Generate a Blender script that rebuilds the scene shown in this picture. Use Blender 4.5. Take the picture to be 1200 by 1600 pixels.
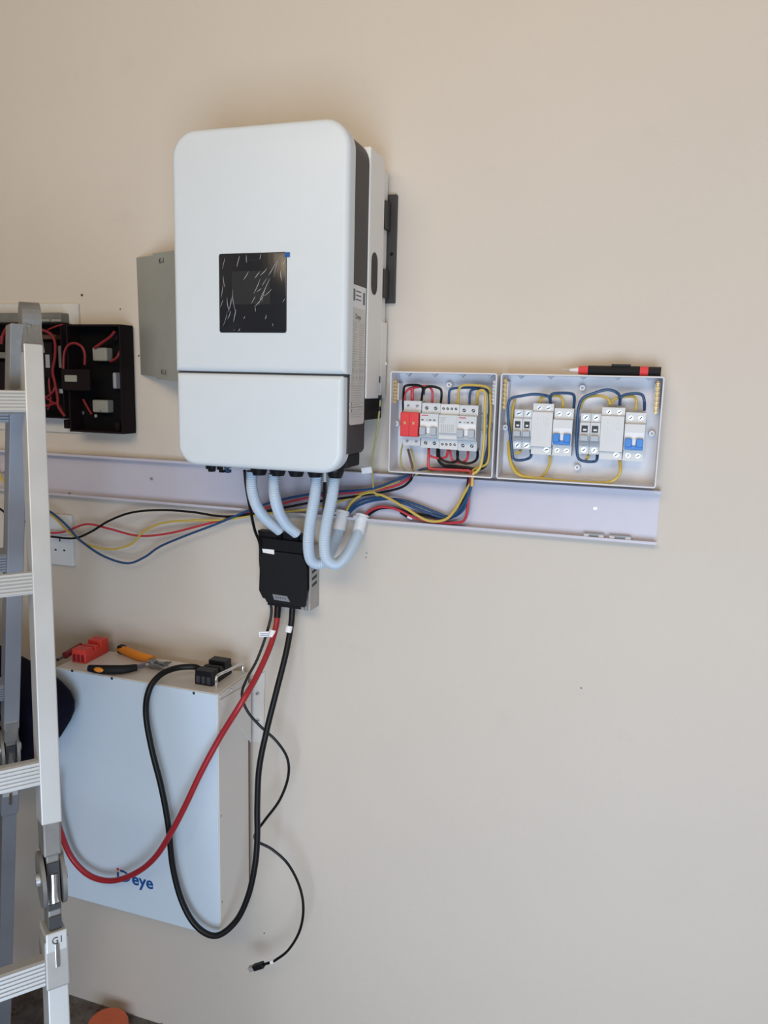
import bpy, bmesh, math, random
from mathutils import Vector, Matrix
random.seed(7)
for o in list(bpy.data.objects): bpy.data.objects.remove(o)
scene = bpy.context.scene
COL = scene.collection
V = Vector
# ------------------------------------------------------------------ camera
FPX = 1207.98
YAW, PITCH, ROLL = math.radians(18.0493), math.radians(9.5158), math.radians(1.4057)
CAM = V((.2597, -1.4783, 1.6306))
fw = V((-math.sin(YAW)*math.cos(PITCH), math.cos(YAW)*math.cos(PITCH), -math.sin(PITCH)))
_r = V((math.cos(YAW), math.sin(YAW), 0)); _u = _r.cross(fw)
cr = _r*math.cos(ROLL) + _u*math.sin(ROLL); cu = -_r*math.sin(ROLL) + _u*math.cos(ROLL)
cd = bpy.data.cameras.new('camera'); cam = bpy.data.objects.new('camera', cd); COL.objects.link(cam)
cd.sensor_fit = 'VERTICAL'; cd.sensor_height = 36.0; cd.lens = 36.0*FPX/1600.0
cd.clip_start = .02; cd.clip_end = 60
cam.matrix_world = Matrix((( cr.x, cu.x, -fw.x, CAM.x), (cr.y, cu.y, -fw.y, CAM.y), (cr.z, cu.z, -fw.z, CAM.z), (0, 0, 0, 1)))
scene.camera = cam
# ------------------------------------------------------------------ world, lights, exposure
w = bpy.data.worlds.new('world'); scene.world = w; w.use_nodes = True
w.node_tree.nodes['Background'].inputs[0].default_value = (1.0, .93, .88, 1)
w.node_tree.nodes['Background'].inputs[1].default_value = .13
def area(name, loc, target, sx, sy, power, col):
    l = bpy.data.lights.new(name, 'AREA'); l.shape = 'RECTANGLE'; l.size = sx; l.size_y = sy
    l.energy = power; l.color = col
    o = bpy.data.objects.new(name, l); COL.objects.link(o); o.location = loc
    o.rotation_euler = (V(target)-V(loc)).to_track_quat('-Z', 'Y').to_euler()
    return o
area('doorway_daylight', (.50, -2.5, .72), (.40, 0, .62), 1.5, 1.35, 55, (.63, .79, 1.0))
area('warm_bounce_fill', (-.05, -2.6, 2.75), (-.1, 0, 2.05), 2.2, .6, 32, (1.0, .81, .57))  # added warm area light standing in for ceiling bounce on the upper wall
scene.view_settings.view_transform = 'Standard'
try: scene.view_settings.look = 'None'
except Exception: pass
scene.view_settings.exposure = 0.0
scene.view_settings.gamma = 1.0
scene.view_settings.use_curve_mapping = False

# ------------------------------------------------------------------ helpers
def ray(px, py): return fw + cr*((px-600)/FPX) - cu*((py-800)/FPX)
def at(px, py, Y):            # the point of the plane y = Y seen at a pixel
    d = ray(px, py); return CAM + d*((Y-CAM.y)/d.y)
def atx(px, py, X):
    d = ray(px, py); return CAM + d*((X-CAM.x)/d.x)
def atz(px, py, Z):
    d = ray(px, py); return CAM + d*((Z-CAM.z)/d.z)
MATS = {}
def mat(name, col, rough=.5, metal=0., noise=.04, scale=30., bump=0., bscale=200., spec=.5, coat=0., alpha=1.):
    m = bpy.data.materials.new(name); m.use_nodes = True
    nt = m.node_tree; b = nt.nodes['Principled BSDF']
    b.inputs['Roughness'].default_value = rough; b.inputs['Metallic'].default_value = metal
    b.inputs['Specular IOR Level'].default_value = spec; b.inputs['Coat Weight'].default_value = coat
    tc = nt.nodes.new('ShaderNodeTexCoord')
    n = nt.nodes.new('ShaderNodeTexNoise'); n.inputs['Scale'].default_value = scale; n.inputs['Detail'].default_value = 4
    nt.links.new(tc.outputs['Object'], n.inputs['Vector'])
    r = nt.nodes.new('ShaderNodeMix'); r.data_type = 'RGBA'
    lo = [max(0, c*(1-noise*2)) for c in col]; hi = [min(1, c*(1+noise*2)) for c in col]
    r.inputs[6].default_value = (*lo, 1); r.inputs[7].default_value = (*hi, 1)
    nt.links.new(n.outputs['Fac'], r.inputs[0]); nt.links.new(r.outputs[2], b.inputs['Base Color'])
    if bump:
        n2 = nt.nodes.new('ShaderNodeTexNoise'); n2.inputs['Scale'].default_value = bscale; n2.inputs['Detail'].default_value = 3
        nt.links.new(tc.outputs['Object'], n2.inputs['Vector'])
        bp = nt.nodes.new('ShaderNodeBump'); bp.inputs['Strength'].default_value = bump; bp.inputs['Distance'].default_value = .002
        nt.links.new(n2.outputs['Fac'], bp.inputs['Height']); nt.links.new(bp.outputs['Normal'], b.inputs['Normal'])
    if alpha < 1: b.inputs['Alpha'].default_value = alpha
    MATS[name] = m; return m

def finish(name, bm, m, parent=None, smooth=False):
    bmesh.ops.recalc_face_normals(bm, faces=bm.faces)
    me = bpy.data.meshes.new(name); off = parent_loc(parent)
    for v in bm.verts: v.co -= off
    bm.to_mesh(me); bm.free()
    me.materials.append(MATS[m] if isinstance(m, str) else m)
    if smooth: me.polygons.foreach_set('use_smooth', [True]*len(me.polygons))
    if smooth:
        try: me.set_sharp_from_angle(angle=math.radians(38))
        except Exception: pass
    o = bpy.data.objects.new(name, me); COL.objects.link(o)
    if parent: o.parent = parent
    return o
def parent_loc(p):
    off = V((0, 0, 0))
    while p: off = off + p.location; p = p.parent
    return off
def tag(o, label, cat, group=None):
    o['label'] = label; o['category'] = cat
    if group: o['group'] = group
    return o
def thing(name, label, cat, loc, group=None):
    o = bpy.data.objects.new(name, None); COL.objects.link(o); o.location = loc; o.empty_display_size = .05
    return tag(o, label, cat, group)
def struct(o): o['kind'] = 'structure'; return o
def BM(): return bmesh.new()
def box(bm, x0, x1, y0, y1, z0, z1, bev=0., mtx=None, seg=2):
    ret = bmesh.ops.create_cube(bm, size=1.0)
    vs = ret['verts']
    for v in vs: v.co = V(((x0+x1)/2+v.co.x*(x1-x0), (y0+y1)/2+v.co.y*(y1-y0), (z0+z1)/2+v.co.z*(z1-z0)))
    if bev:
        es = list({e for v in vs for e in v.link_edges})
        r = bmesh.ops.bevel(bm, geom=es, offset=bev, segments=seg, affect='EDGES', profile=.5)
        vs = list({v for f in r['faces'] for v in f.verts} | {v for v in vs if v.is_valid})
    if mtx:
        vs = [v for v in vs if v.is_valid]
        allv = set(vs)
        for v in list(vs):
            for e in v.link_edges: allv.update(e.verts)
        bmesh.ops.transform(bm, matrix=mtx, verts=list(allv))
    return vs
def obox(bm, c, ax, ay, az, bev=0.):   # box by centre and three half-axis vectors
    c, ax, ay, az = V(c), V(ax), V(ay), V(az)
    m = Matrix(((ax.x, ay.x, az.x, c.x), (ax.y, ay.y, az.y, c.y), (ax.z, ay.z, az.z, c.z), (0, 0, 0, 1)))
    ret = bmesh.ops.create_cube(bm, size=2.0); vs = ret['verts']
    bmesh.ops.transform(bm, matrix=m, verts=vs)
    if bev:
        es = list({e for v in vs for e in v.link_edges})
        bmesh.ops.bevel(bm, geom=es, offset=bev, segments=2, affect='EDGES', profile=.5)
def cyl(bm, a, b, r, r2=None, n=16, caps=True):
    a, b = V(a), V(b); d = b-a
    ret = bmesh.ops.create_cone(bm, cap_ends=caps, segments=n, radius1=r, radius2=r if r2 is None else r2, depth=d.length)
    q = V((0, 0, 1)).rotation_difference(d.normalized()).to_matrix().to_4x4()
    bmesh.ops.transform(bm, matrix=Matrix.Translation((a+b)/2) @ q, verts=ret['verts'])
def prism(bm, pts, d):              # polygon (list of Vectors) extruded by vector d
    d = V(d)
    a = [bm.verts.new(p) for p in pts]; b = [bm.verts.new(V(p)+d) for p in pts]
    n = len(pts)
    bm.faces.new(a); bm.faces.new(b[::-1])
    for i in range(n): bm.faces.new((a[i], a[(i+1) % n], b[(i+1) % n], b[i]))
def rring(x0, x1, z0, z1, rs, n=8):   # rounded rectangle outline; rs: bl, br, tr, tl
    out = []
    for (cx, cz, r, a0) in ((x0+rs[0], z0+rs[0], rs[0], 180), (x1-rs[1], z0+rs[1], rs[1], 270), (x1-rs[2], z1-rs[2], rs[2], 0), (x0+rs[3], z1-rs[3], rs[3], 90)):
        for k in range(n+1):
            a = math.radians(a0+90*k/n); out.append((cx+r*math.cos(a), cz+r*math.sin(a)))
    return out
def rslab(bm, x0, x1, z0, z1, rs, yf, yb, edge=0., n=8, es=4):  # rounded slab, softened front edge
    if not isinstance(rs, (tuple, list)): rs = (rs,)*4
    rings = []
    if edge:
        for k in range(es+1):
            a = math.radians(90*k/es); ins = edge*(1-math.sin(a)); y = yf+edge*(1-math.cos(a))
            rings.append([(px, y, pz) for px, pz in rring(x0+ins, x1-ins, z0+ins, z1-ins, [max(.0005, r-ins) for r in rs], n)])
    else: rings.append([(px, yf, pz) for px, pz in rring(x0, x1, z0, z1, rs, n)])
    rings.append([(px, yb, pz) for px, pz in rring(x0, x1, z0, z1, rs, n)])
    vr = [[bm.verts.new(p) for p in rg] for rg in rings]
    N = len(vr[0])
    for a, b in zip(vr, vr[1:]):
        for i in range(N): bm.faces.new((a[i], a[(i+1) % N], b[(i+1) % N], b[i]))
    bm.faces.new(vr[0]); bm.faces.new(vr[-1][::-1])
def spline(pts, n=8):
    P = [V(p) for p in pts]
    if len(P) < 3: return P
    P = [P[0]*2-P[1]] + P + [P[-1]*2-P[-2]]
    out = []
    for i in range(1, len(P)-2):
        a, b, c, d = P[i-1:i+3]
        for k in range(n):
            t = k/n
            out.append(.5*((2*b)+(c-a)*t+(2*a-5*b+4*c-d)*t*t+(3*b-a-3*c+d)*t*t*t))
    out.append(P[-2]); return out
def resample(P, step):
    out = [P[0].copy()]; acc = 0.
    for a, b in zip(P, P[1:]):
        L = (b-a).length
        while acc+L >= step and L > 0:
            t = (step-acc)/L; a = a.lerp(b, t); out.append(a.copy()); L = (b-a).length; acc = 0.
        acc += L
    out.append(P[-1].copy()); return out
def sweep(bm, P, rad, n=10):
    T = [(P[min(i+1, len(P)-1)]-P[max(i-1, 0)]).normalized() for i in range(len(P))]
    up = V((0, 1, .3)) if abs(T[0].y) < .8 else V((1, 0, .2))
    nrm = (up-T[0]*up.dot(T[0])).normalized(); rings = []
    for i, p in enumerate(P):
        if i:
            q = T[i-1].rotation_difference(T[i]); nrm = q @ nrm
            nrm = (nrm-T[i]*nrm.dot(T[i])).normalized()
        bi = T[i].cross(nrm); r = rad(i) if callable(rad) else rad
        rings.append([bm.verts.new(p+(nrm*math.cos(2*math.pi*k/n)+bi*math.sin(2*math.pi*k/n))*r) for k in range(n)])
    for a, b in zip(rings, rings[1:]):
        for k in range(n): bm.faces.new((a[k], a[(k+1) % n], b[(k+1) % n], b[k]))
    bm.faces.new(rings[0][::-1]); bm.faces.new(rings[-1])
def tube(bm, pts, r, n=10, per=8): sweep(bm, spline(pts, per), r, n)
def pix(pts, Y):   # (px,py[,Y]) -> points
    return [at(p[0], p[1], p[2] if len(p) > 2 else Y) for p in pts]
def wire(pts, Y, m, label, r=.0024, group=None, name='wire', cat='wire', per=8):
    bm = BM(); tube(bm, pix(pts, Y), r, 8, per)
    return tag(finish(name, bm, m, None, True), label, cat, group)
def text(body, size, org, xd, zd, m, parent, name='lettering', ext=.0002, align='LEFT', lab=None, bold=0., wide=1.):
    c = bpy.data.curves.new('t', 'FONT'); c.body = body; c.size = size; c.extrude = ext; c.align_x = align; c.offset = bold
    o = bpy.data.objects.new('t', c); COL.objects.link(o)
    dg = bpy.context.evaluated_depsgraph_get(); dg.update()
    me = bpy.data.meshes.new_from_object(o.evaluated_get(dg)); bpy.data.objects.remove(o)
    xd, zd = V(xd).normalized(), V(zd).normalized(); yd = xd.cross(zd)
    off = parent_loc(parent)
    for v in me.vertices: v.co = V(org)+xd*v.co.x*wide+zd*v.co.y+yd*v.co.z-off
    me.materials.clear(); me.materials.append(MATS[m])
    me.name = name
    ob = bpy.data.objects.new(name, me); COL.objects.link(ob)
    if parent: ob.parent = parent
    if lab: ob['label'] = lab
    return ob
def screw(parent, p, r, d=(0, -1, 0), m='zinc', name='screw', h=.002):
    bm = BM(); p = V(p); d = V(d)
    cyl(bm, p, p+d*h, r, r*.8, 12)
    o = finish(name, bm, m, parent, False)
    b2 = BM(); s = V((0, 0, 1)) if abs(d.z) < .5 else V((1, 0, 0)); t = d.cross(s).normalized()
    a = random.uniform(0, 3.1); l = (s*math.cos(a)+t*math.sin(a))
    obox(b2, p+d*(h+.0001), l*r*.7, d.cross(l)*r*.16, d*.0002)
    finish('slot', b2, 'dark_slot', o)
    return o

# ------------------------------------------------------------------ materials
mat('inv_white', (.65, .70, .735), .42, noise=.01)
mat('inv_side', (.80, .79, .77), .5, noise=.01)
mat('inv_dark', (.03, .027, .028), .5, noise=.05)
mat('seam_dark', (.02, .02, .022), .6)
mat('blk_plastic', (.007, .007, .009), .45, noise=.05, spec=.3)
mat('blk_matte', (.006, .006, .007), .6, noise=.1, spec=.3)
mat('db_black', (.004, .004, .0045), .8, noise=.1, spec=.12)
mat('blk_purple', (.009, .005, .007), .75, noise=.15, spec=.15)
mat('grey_metal', (.42, .40, .38), .5, .3, noise=.05)
mat('plate_grey', (.34, .35, .32), .5, .25, noise=.12, scale=9)
mat('trunk_white', (.555, .53, .60), .4, noise=.015)
mat('box_white', (.70, .695, .735), .4, noise=.015)
mat('dev_grey', (.60, .625, .65), .45, noise=.02)
mat('dev_light', (.66, .665, .67), .45, noise=.02)
mat('dev_mid', (.42, .46, .51), .45)
mat('dev_shade', (.30, .32, .35), .5)
mat('dev_white', (.78, .78, .80), .4)
mat('red_dev', (.72, .045, .05), .45, noise=.03)
mat('red_print', (.55, .12, .14), .6)
mat('blue_toggle', (.02, .20, .62), .35)
mat('blue_tab', (.005, .09, .34), .4)
mat('brass', (.66, .47, .20), .35, .5)
mat('zinc', (.72, .73, .75), .3, .8)
mat('dark_slot', (.03, .03, .035), .6)
mat('w_black', (.005, .005, .006), .45, spec=.3)
mat('w_red', (.52, .040, .058), .4)
mat('w_redcable', (.35, .017, .026), .4)
mat('w_yellow', (.58, .42, .085), .42)
mat('w_blue', (.018, .065, .17), .4)
mat('w_green', (.36, .33, .10), .45)
mat('w_brown', (.10, .045, .03), .45)
mat('conduit', (.52, .62, .73), .42, noise=.02)
mat('white_plastic', (.80, .81, .83), .4)
mat('tag_white', (.85, .86, .88), .5)
mat('tag_print', (.30, .32, .42), .6)
mat('batt_white', (.60, .70, .80), .42, noise=.01)
mat('batt_side_bounce', (.67, .635, .60), .45, noise=.01)  # white cabinet side with warm room bounce put into its colour
mat('logo_blue', (.006, .075, .28), .45)
mat('logo_red', (.70, .03, .04), .45)
mat('chrome', (.80, .80, .82), .18, 1.)
mat('red_block', (.68, .055, .04), .45, noise=.05)
mat('orange', (.80, .27, .02), .45, noise=.05)
mat('tool_steel', (.25, .25, .27), .35, .9)
mat('aluminium', (.52, .525, .52), .45, .35, noise=.05, scale=15)
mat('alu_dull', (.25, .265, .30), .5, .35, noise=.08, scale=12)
mat('hinge_steel', (.20, .195, .185), .5, .35, noise=.25, scale=25)
mat('sleeve_grey', (.36, .35, .33), .5, .3, noise=.08)
mat('socket_white', (.70, .73, .76), .35, noise=.02)
mat('board_white', (.62, .61, .58), .75, noise=.08, scale=20)
mat('board_grey', (.17, .17, .16), .8, noise=.2, scale=30)
mat('old_tab', (.27, .275, .25), .6, noise=.1)
mat('w_redold', (.21, .010, .016), .45)
mat('navy', (.006, .006, .016), .9, noise=.2, scale=18, bump=.4, bscale=60, spec=.1)
mat('trouser', (.035, .034, .04), .85, noise=.2, scale=18, bump=.4, bscale=60)
mat('skin', (.10, .05, .032), .55, noise=.08)
mat('hair', (.01, .009, .008), .8)
mat('shoe', (.02, .018, .017), .6)
mat('ink', (.04, .04, .045), .7)
mat('label_grey', (.60, .585, .56), .55, noise=.02)
mat('label_white', (.74, .74, .77), .5)
mat('print_grey', (.43, .42, .41), .6)
mat('print_dark', (.10, .10, .11), .6)
mat('silver_sticker', (.30, .32, .36), .35, .3)
mat('orange_red', (.62, .13, .05), .5, noise=.1)

def wall_mat(name, col, dirt=True):
    m = bpy.data.materials.new(name); m.use_nodes = True; nt = m.node_tree; b = nt.nodes['Principled BSDF']
    tc = nt.nodes.new('ShaderNodeTexCoord'); L = nt.links
    b.inputs['Roughness'].default_value = .62; b.inputs['Specular IOR Level'].default_value = .3
    n1 = nt.nodes.new('ShaderNodeTexNoise'); n1.inputs['Scale'].default_value = 2.2; n1.inputs['Detail'].default_value = 5
    n2 = nt.nodes.new('ShaderNodeTexNoise'); n2.inputs['Scale'].default_value = 9; n2.inputs['Detail'].default_value = 6; n2.inputs['Roughness'].default_value = .65
    for n in (n1, n2): L.new(tc.outputs['Object'], n.inputs['Vector'])
    mx = nt.nodes.new('ShaderNodeMix'); mx.data_type = 'RGBA'
    mx.inputs[6].default_value = (*[c*.96 for c in col], 1); mx.inputs[7].default_value = (*[min(1, c*1.04) for c in col], 1)
    L.new(n1.outputs['Fac'], mx.inputs[0])
    rp = nt.nodes.new('ShaderNodeValToRGB'); rp.color_ramp.elements[0].position = .62; rp.color_ramp.elements[1].position = .80
    rp.color_ramp.elements[0].color = (0, 0, 0, 1); rp.color_ramp.elements[1].color = (.16, .16, .16, 1)
    L.new(n2.outputs['Fac'], rp.inputs[0])
    m2 = nt.nodes.new('ShaderNodeMix'); m2.data_type = 'RGBA'; m2.inputs[7].default_value = (*[c*.6 for c in col], 1)
    L.new(rp.outputs[0], m2.inputs[0]); L.new(mx.outputs[2], m2.inputs[6]); L.new(m2.outputs[2], b.inputs['Base Color'])
    n3 = nt.nodes.new('ShaderNodeTexNoise'); n3.inputs['Scale'].default_value = 260; n3.inputs['Detail'].default_value = 2
    n4 = nt.nodes.new('ShaderNodeTexNoise'); n4.inputs['Scale'].default_value = 5; n4.inputs['Detail'].default_value = 3
    ad = nt.nodes.new('ShaderNodeMath'); ad.operation = 'MULTIPLY_ADD'; ad.inputs[1].default_value = 6
    L.new(tc.outputs['Object'], n3.inputs['Vector']); L.new(tc.outputs['Object'], n4.inputs['Vector'])
    L.new(n4.outputs['Fac'], ad.inputs[0]); L.new(n3.outputs['Fac'], ad.inputs[2])
    bp = nt.nodes.new('ShaderNodeBump'); bp.inputs['Strength'].default_value = .25; bp.inputs['Distance'].default_value = .0012
    L.new(ad.outputs[0], bp.inputs['Height']); L.new(bp.outputs['Normal'], b.inputs['Normal'])
    MATS[name] = m
wall_mat('wall_paint', (.628, .566, .495))
wall_mat('ceiling_paint', (.72, .68, .62))
def floor_mat():
    m = bpy.data.materials.new('floor_dust'); m.use_nodes = True; nt = m.node_tree; b = nt.nodes['Principled BSDF']; L = nt.links
    tc = nt.nodes.new('ShaderNodeTexCoord'); b.inputs['Roughness'].default_value = .8
    n = nt.nodes.new('ShaderNodeTexNoise'); n.inputs['Scale'].default_value = 7; n.inputs['Detail'].default_value = 8; n.inputs['Roughness'].default_value = .7
    L.new(tc.outputs['Object'], n.inputs['Vector'])
    rp = nt.nodes.new('ShaderNodeValToRGB'); e = rp.color_ramp.elements
    e[0].position = .35; e[0].color = (.065, .05, .045, 1); e[1].position = .7; e[1].color = (.21, .19, .175, 1)
    L.new(n.outputs['Fac'], rp.inputs[0]); L.new(rp.outputs[0], b.inputs['Base Color'])
    bp = nt.nodes.new('ShaderNodeBump'); bp.inputs['Strength'].default_value = .4; bp.inputs['Distance'].default_value = .004
    L.new(n.outputs['Fac'], bp.inputs['Height']); L.new(bp.outputs['Normal'], b.inputs['Normal']); MATS['floor_dust'] = m
floor_mat()
def film_mat():   # dark glass under crinkled clear film: thin bright creases
    m = bpy.data.materials.new('film'); m.use_nodes = True; nt = m.node_tree; b = nt.nodes['Principled BSDF']; L = nt.links
    b.inputs['Base Color'].default_value = (.017, .018, .022, 1); b.inputs['Roughness'].default_value = .22
    tc = nt.nodes.new('ShaderNodeTexCoord'); mp = nt.nodes.new('ShaderNodeMapping')
    mp.inputs['Rotation'].default_value = (0, math.radians(24), 0); mp.inputs['Scale'].default_value = (95, 30, 13)
    L.new(tc.outputs['Object'], mp.inputs['Vector'])
    n = nt.nodes.new('ShaderNodeTexNoise'); n.inputs['Scale'].default_value = 1.6; n.inputs['Detail'].default_value = 2
    L.new(mp.outputs[0], n.inputs['Vector'])
    bp = nt.nodes.new('ShaderNodeBump'); bp.inputs['Strength'].default_value = .06; bp.inputs['Distance'].default_value = .002
    L.new(n.outputs['Fac'], bp.inputs['Height']); L.new(bp.outputs['Normal'], b.inputs['Normal'])
    MATS['film'] = m
film_mat()
mat('film_crease', (.46, .47, .49), .35)
mat('lcd', (.025, .027, .030), .3)

# ------------------------------------------------------------------ the room
def slab(name, x0, x1, y0, y1, z0, z1, m):
    bm = BM(); box(bm, x0, x1, y0, y1, z0, z1); return struct(finish(name, bm, m))
XL, XR, YF, ZC = -2.4, 2.6, -4.2, 3.1
slab('floor', XL-.15, XR+.15, YF-1.5, .15, -.12, 0, 'floor_dust')
slab('wall_back', XL-.15, XR+.15, 0, .15, 0, ZC, 'wall_paint')
slab('wall_left', XL-.15, XL, YF, 0, 0, ZC, 'wall_paint')
slab('wall_right', XR, XR+.15, YF, 0, 0, ZC, 'wall_paint')
slab('ceiling', XL-.15, XR+.15, YF, .15, ZC, ZC+.12, 'ceiling_paint')

# ------------------------------------------------------------------ inverter
IX0, IX1 = -.5535, -.2195
inv = thing('inverter', 'tall white wall inverter with black screen and rounded corners', 'inverter', (-.3865, -.11, 1.50))
bm = BM(); rslab(bm, IX0+.006, IX1-.003, 1.500, 2.046, (.012, .012, .04, .04), -.212, -.128); finish('middle_housing', bm, 'inv_dark', inv, True)
bm = BM(); rslab(bm, IX0, IX1, 1.6425, 2.0525, (.002, .002, .046, .046), -.236, -.205, .010, 10, 5); up = finish('upper_cover', bm, 'inv_white', inv, True)
bm = BM(); rslab(bm, IX0+.001, IX1-.0055, 1.4705, 1.6395, (.038, .040, .004, .004), -.235, -.200, .010, 10, 5); lowc = finish('lower_cover', bm, 'inv_white', inv, True)
# white rear housing with its stepped back edge
bm = BM()
box(bm, IX0+.012, IX1-.001, -.128, -.045, 1.600, 2.036, .003)
box(bm, IX0+.012, IX1-.006, -.045, -.012, 1.600, 2.020, .002)
box(bm, IX0+.012, IX1-.0012, -.046, -.012, 1.600, 1.745, .002)
finish('rear_housing', bm, 'inv_side', inv)
bm = BM()   # side slot
pts = []
c0, c1 = atx(585.5, 394, IX1), atx(585.5, 461, IX1); ym = (c0.y+c1.y)/2
hw = .0165
for k in range(13):
    a = math.pi*k/12; pts.append(V((IX1-.0007, ym+hw*math.cos(a), c0.z-hw+hw*math.sin(a))))
for k in range(13):
    a = math.pi+math.pi*k/12; pts.append(V((IX1-.0007, ym+hw*math.cos(a), c1.z+hw+hw*math.sin(a))))
prism(bm, pts, (.0004, 0, 0)); finish('vent_slot', bm, 'seam_dark', inv)
bm = BM(); box(bm, IX0+.02, IX1-.006, -.126, -.02, 1.560, 1.600, .003); finish('fan_shroud', bm, 'blk_matte', inv)
bm = BM()   # wall bracket seen through the notches
wz1, wz0 = at(612, 305, -.006).z, at(612, 474, -.006).z; box(bm, IX0+.03, IX1+.011, -.012, -.001, wz0, wz1, .001)
box(bm, IX0+.03, IX1+.001, -.042, -.010, 1.915, 1.965, .001); box(bm, IX0+.03, IX1+.001, -.042, -.010, 1.790, 1.842, .001)
br = finish('wall_bracket', bm, 'inv_dark', inv); screw(inv, (IX1+.004, -.010, 1.873), .004, m='inv_side', name='bracket_screw')
# seam strip between the two covers
bm = BM(); box(bm, IX0+.003, IX1-.004, -.226, -.2, 1.6385, 1.6435); finish('seam', bm, 'seam_dark', inv)
# screen
sx0, sx1, sz0, sz1 = -.4595, -.3295, 1.7105, 1.8445
bm = BM(); rslab(bm, sx0, sx1, sz0, sz1, .004, -.2375, -.233, .0008, 5, 2); scr = finish('screen', bm, 'film', inv, True)
bm = BM(); box(bm, sx0+.026, sx1-.030, -.2380, -.2374, sz0+.048, sz1-.030); finish('display', bm, 'lcd', scr)
text('Deye', .010, (-.405, -.2378, 1.830), (1, 0, 0), (0, 0, 1), 'lcd', scr, 'brand_lettering')
bm = BM(); box(bm, sx1-.003, sx1+.0062, -.2382, -.2374, sz1-.0085, sz1-.001); finish('film_tab', bm, 'blue_tab', inv)['label'] = 'small blue pull tab of the protective film'
bm = BM()   # raised creases of the protective film
rc = random.Random(3)
def crease(x, z, L, ang, wd):
    d = V((math.sin(ang), 0, math.cos(ang))); s = V((d.z, 0, -d.x)); k = rc.uniform(-.25, .25)
    P = [V((x, -.2381, z))+d*L*t+s*(k*L*t*(1-t)) for t in (-.5, -.25, 0, .25, .5)]
    P = [p for p in P if sx0+.002 < p.x < sx1-.002 and sz0+.002 < p.z < sz1-.002]
    if len(P) < 2: return
    n = len(P)
    A = [bm.verts.new(p+s*wd*math.sin(math.pi*(i+.4)/(n-.2))) for i, p in enumerate(P)]; B = [bm.verts.new(p-s*wd*math.sin(math.pi*(i+.4)/(n-.2))) for i, p in enumerate(P)]
    for i in range(n-1): bm.faces.new((A[i], A[i+1], B[i+1], B[i]))
for (fx, fy, L, ang) in ((330, 210, .016, 15), (305, 640, .014, 22), (370, 640, .02, 3), (350, 790, .022, 10), (435, 640, .024, -4), (445, 755, .018, 15), (480, 190, .016, 18), (565, 150, .014, 10), (565, 340, .014, 25), (680, 450, .022, 20),
        (760, 480, .034, 35), (820, 300, .034, 32), (880, 230, .03, 35), (770, 380, .02, 38), (700, 610, .02, 32), (700, 490, .008, 45), (640, 590, .012, 25), (790, 520, .016, 40), (925, 340, .014, 3), (960, 590, .008, 45), (960, 200, .01, 25), (715, 130, .01, 25),
        (330, 400, .016, -5), (315, 500, .018, 8), (400, 640, .018, 2), (390, 750, .012, 12), (485, 915, .008, 25), (435, 920, .006, 20), (750, 300, .014, 35), (680, 330, .012, 40), (660, 690, .006, 10), (545, 775, .004, 30), (840, 850, .004, 10), (770, 770, .006, 0), (420, 560, .02, 0), (720, 560, .022, 34)):
    p = at(300+fx*.15, 380+fy*.15, -.2381)
    crease(p.x, p.z, L*1.25, math.radians(ang), rc.uniform(.00025, .00055))
finish('film_creases', bm, 'film_crease', scr)['kind'] = 'stuff'
# side labels on the dark band
xs = IX1-.0029
def side_rect(bm, y0, y1, z0, z1, t=.0005): box(bm, xs, xs+t, y0, y1, z0, z1)
def sidept(px, py): return atx(px, py, xs)
bm = BM(); side_rect(bm, -.206, -.134, 1.757, 1.795); l1 = finish('serial_label', bm, 'label_white', inv)
bm = BM()
for k in range(9): box(bm, xs+.0005, xs+.0007, -.203+k*.0016, -.2022+k*.0016, 1.768, 1.788)
for k in range(3): box(bm, xs+.0005, xs+.0007, -.186, -.160, 1.784-k*.007, 1.786-k*.007)
for k in range(6): box(bm, xs+.0005, xs+.0007, -.150+k*.0018, -.149+k*.0018, 1.765, 1.786)
finish('print', bm, 'print_dark', l1)
bm = BM()
rg = rring(-.2075, -.1335, 1.555, 1.757, (.006, .006, .001, .001), 4); prism(bm, [V((xs, a, b)) for a, b in rg], (.0005, 0, 0))
l2 = finish('rating_label', bm, 'label_grey', inv)
text('Deye', .013, (xs+.0006, -.187, 1.738), (0, 1, 0), (0, 0, 1), 'print_dark', l2, 'brand_lettering')
bm = BM(); rr = random.Random(5); z = 1.728
while z > 1.567:
    if z > 1.622:
        box(bm, xs+.0005, xs+.0007, -.203, -.203+rr.uniform(.014, .03), z, z+.0012); box(bm, xs+.0005, xs+.0007, -.167, -.167+rr.uniform(.014, .026), z, z+.0012)
    else: box(bm, xs+.0005, xs+.0007, -.203, -.203+rr.uniform(.045, .064), z, z+.0012)
    z -= .0042
for zz in (1.732, 1.66, 1.6225, 1.586): box(bm, xs+.0005, xs+.0007, -.205, -.137, zz, zz+.0006)
finish('print', bm, 'print_grey', l2)
bm = BM()
for yy in (-.197, -.180, -.163, -.150):
    for zz in (1.634, 1.646): box(bm, xs+.0006, xs+.0008, yy, yy+.007, zz, zz+.006)
finish('approval_marks', bm, 'print_grey', l2)
# small details on the white flank and dark flank
bm = BM(); p = atx(593, 593, IX1-.001); box(bm, IX1-.001, IX1-.0004, p.y-.004, p.y+.004, p.z-.006, p.z+.006); finish('earth_mark', bm, 'print_dark', inv)
p = atx(594, 618, IX1-.001); screw(inv, (IX1-.001, p.y, p.z), .005, (1, 0, 0))
p = atx(603, 568, IX1-.001); screw(inv, (IX1-.001, p.y, p.z), .003, (1, 0, 0), 'inv_side')
for yy in (632, 642):
    p = atx(541.5, yy, IX1-.003); screw(inv, (IX1-.003, -.212+.008, p.z), .004, (1, 0, 0), 'grey_metal', 'flank_screw')
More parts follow.
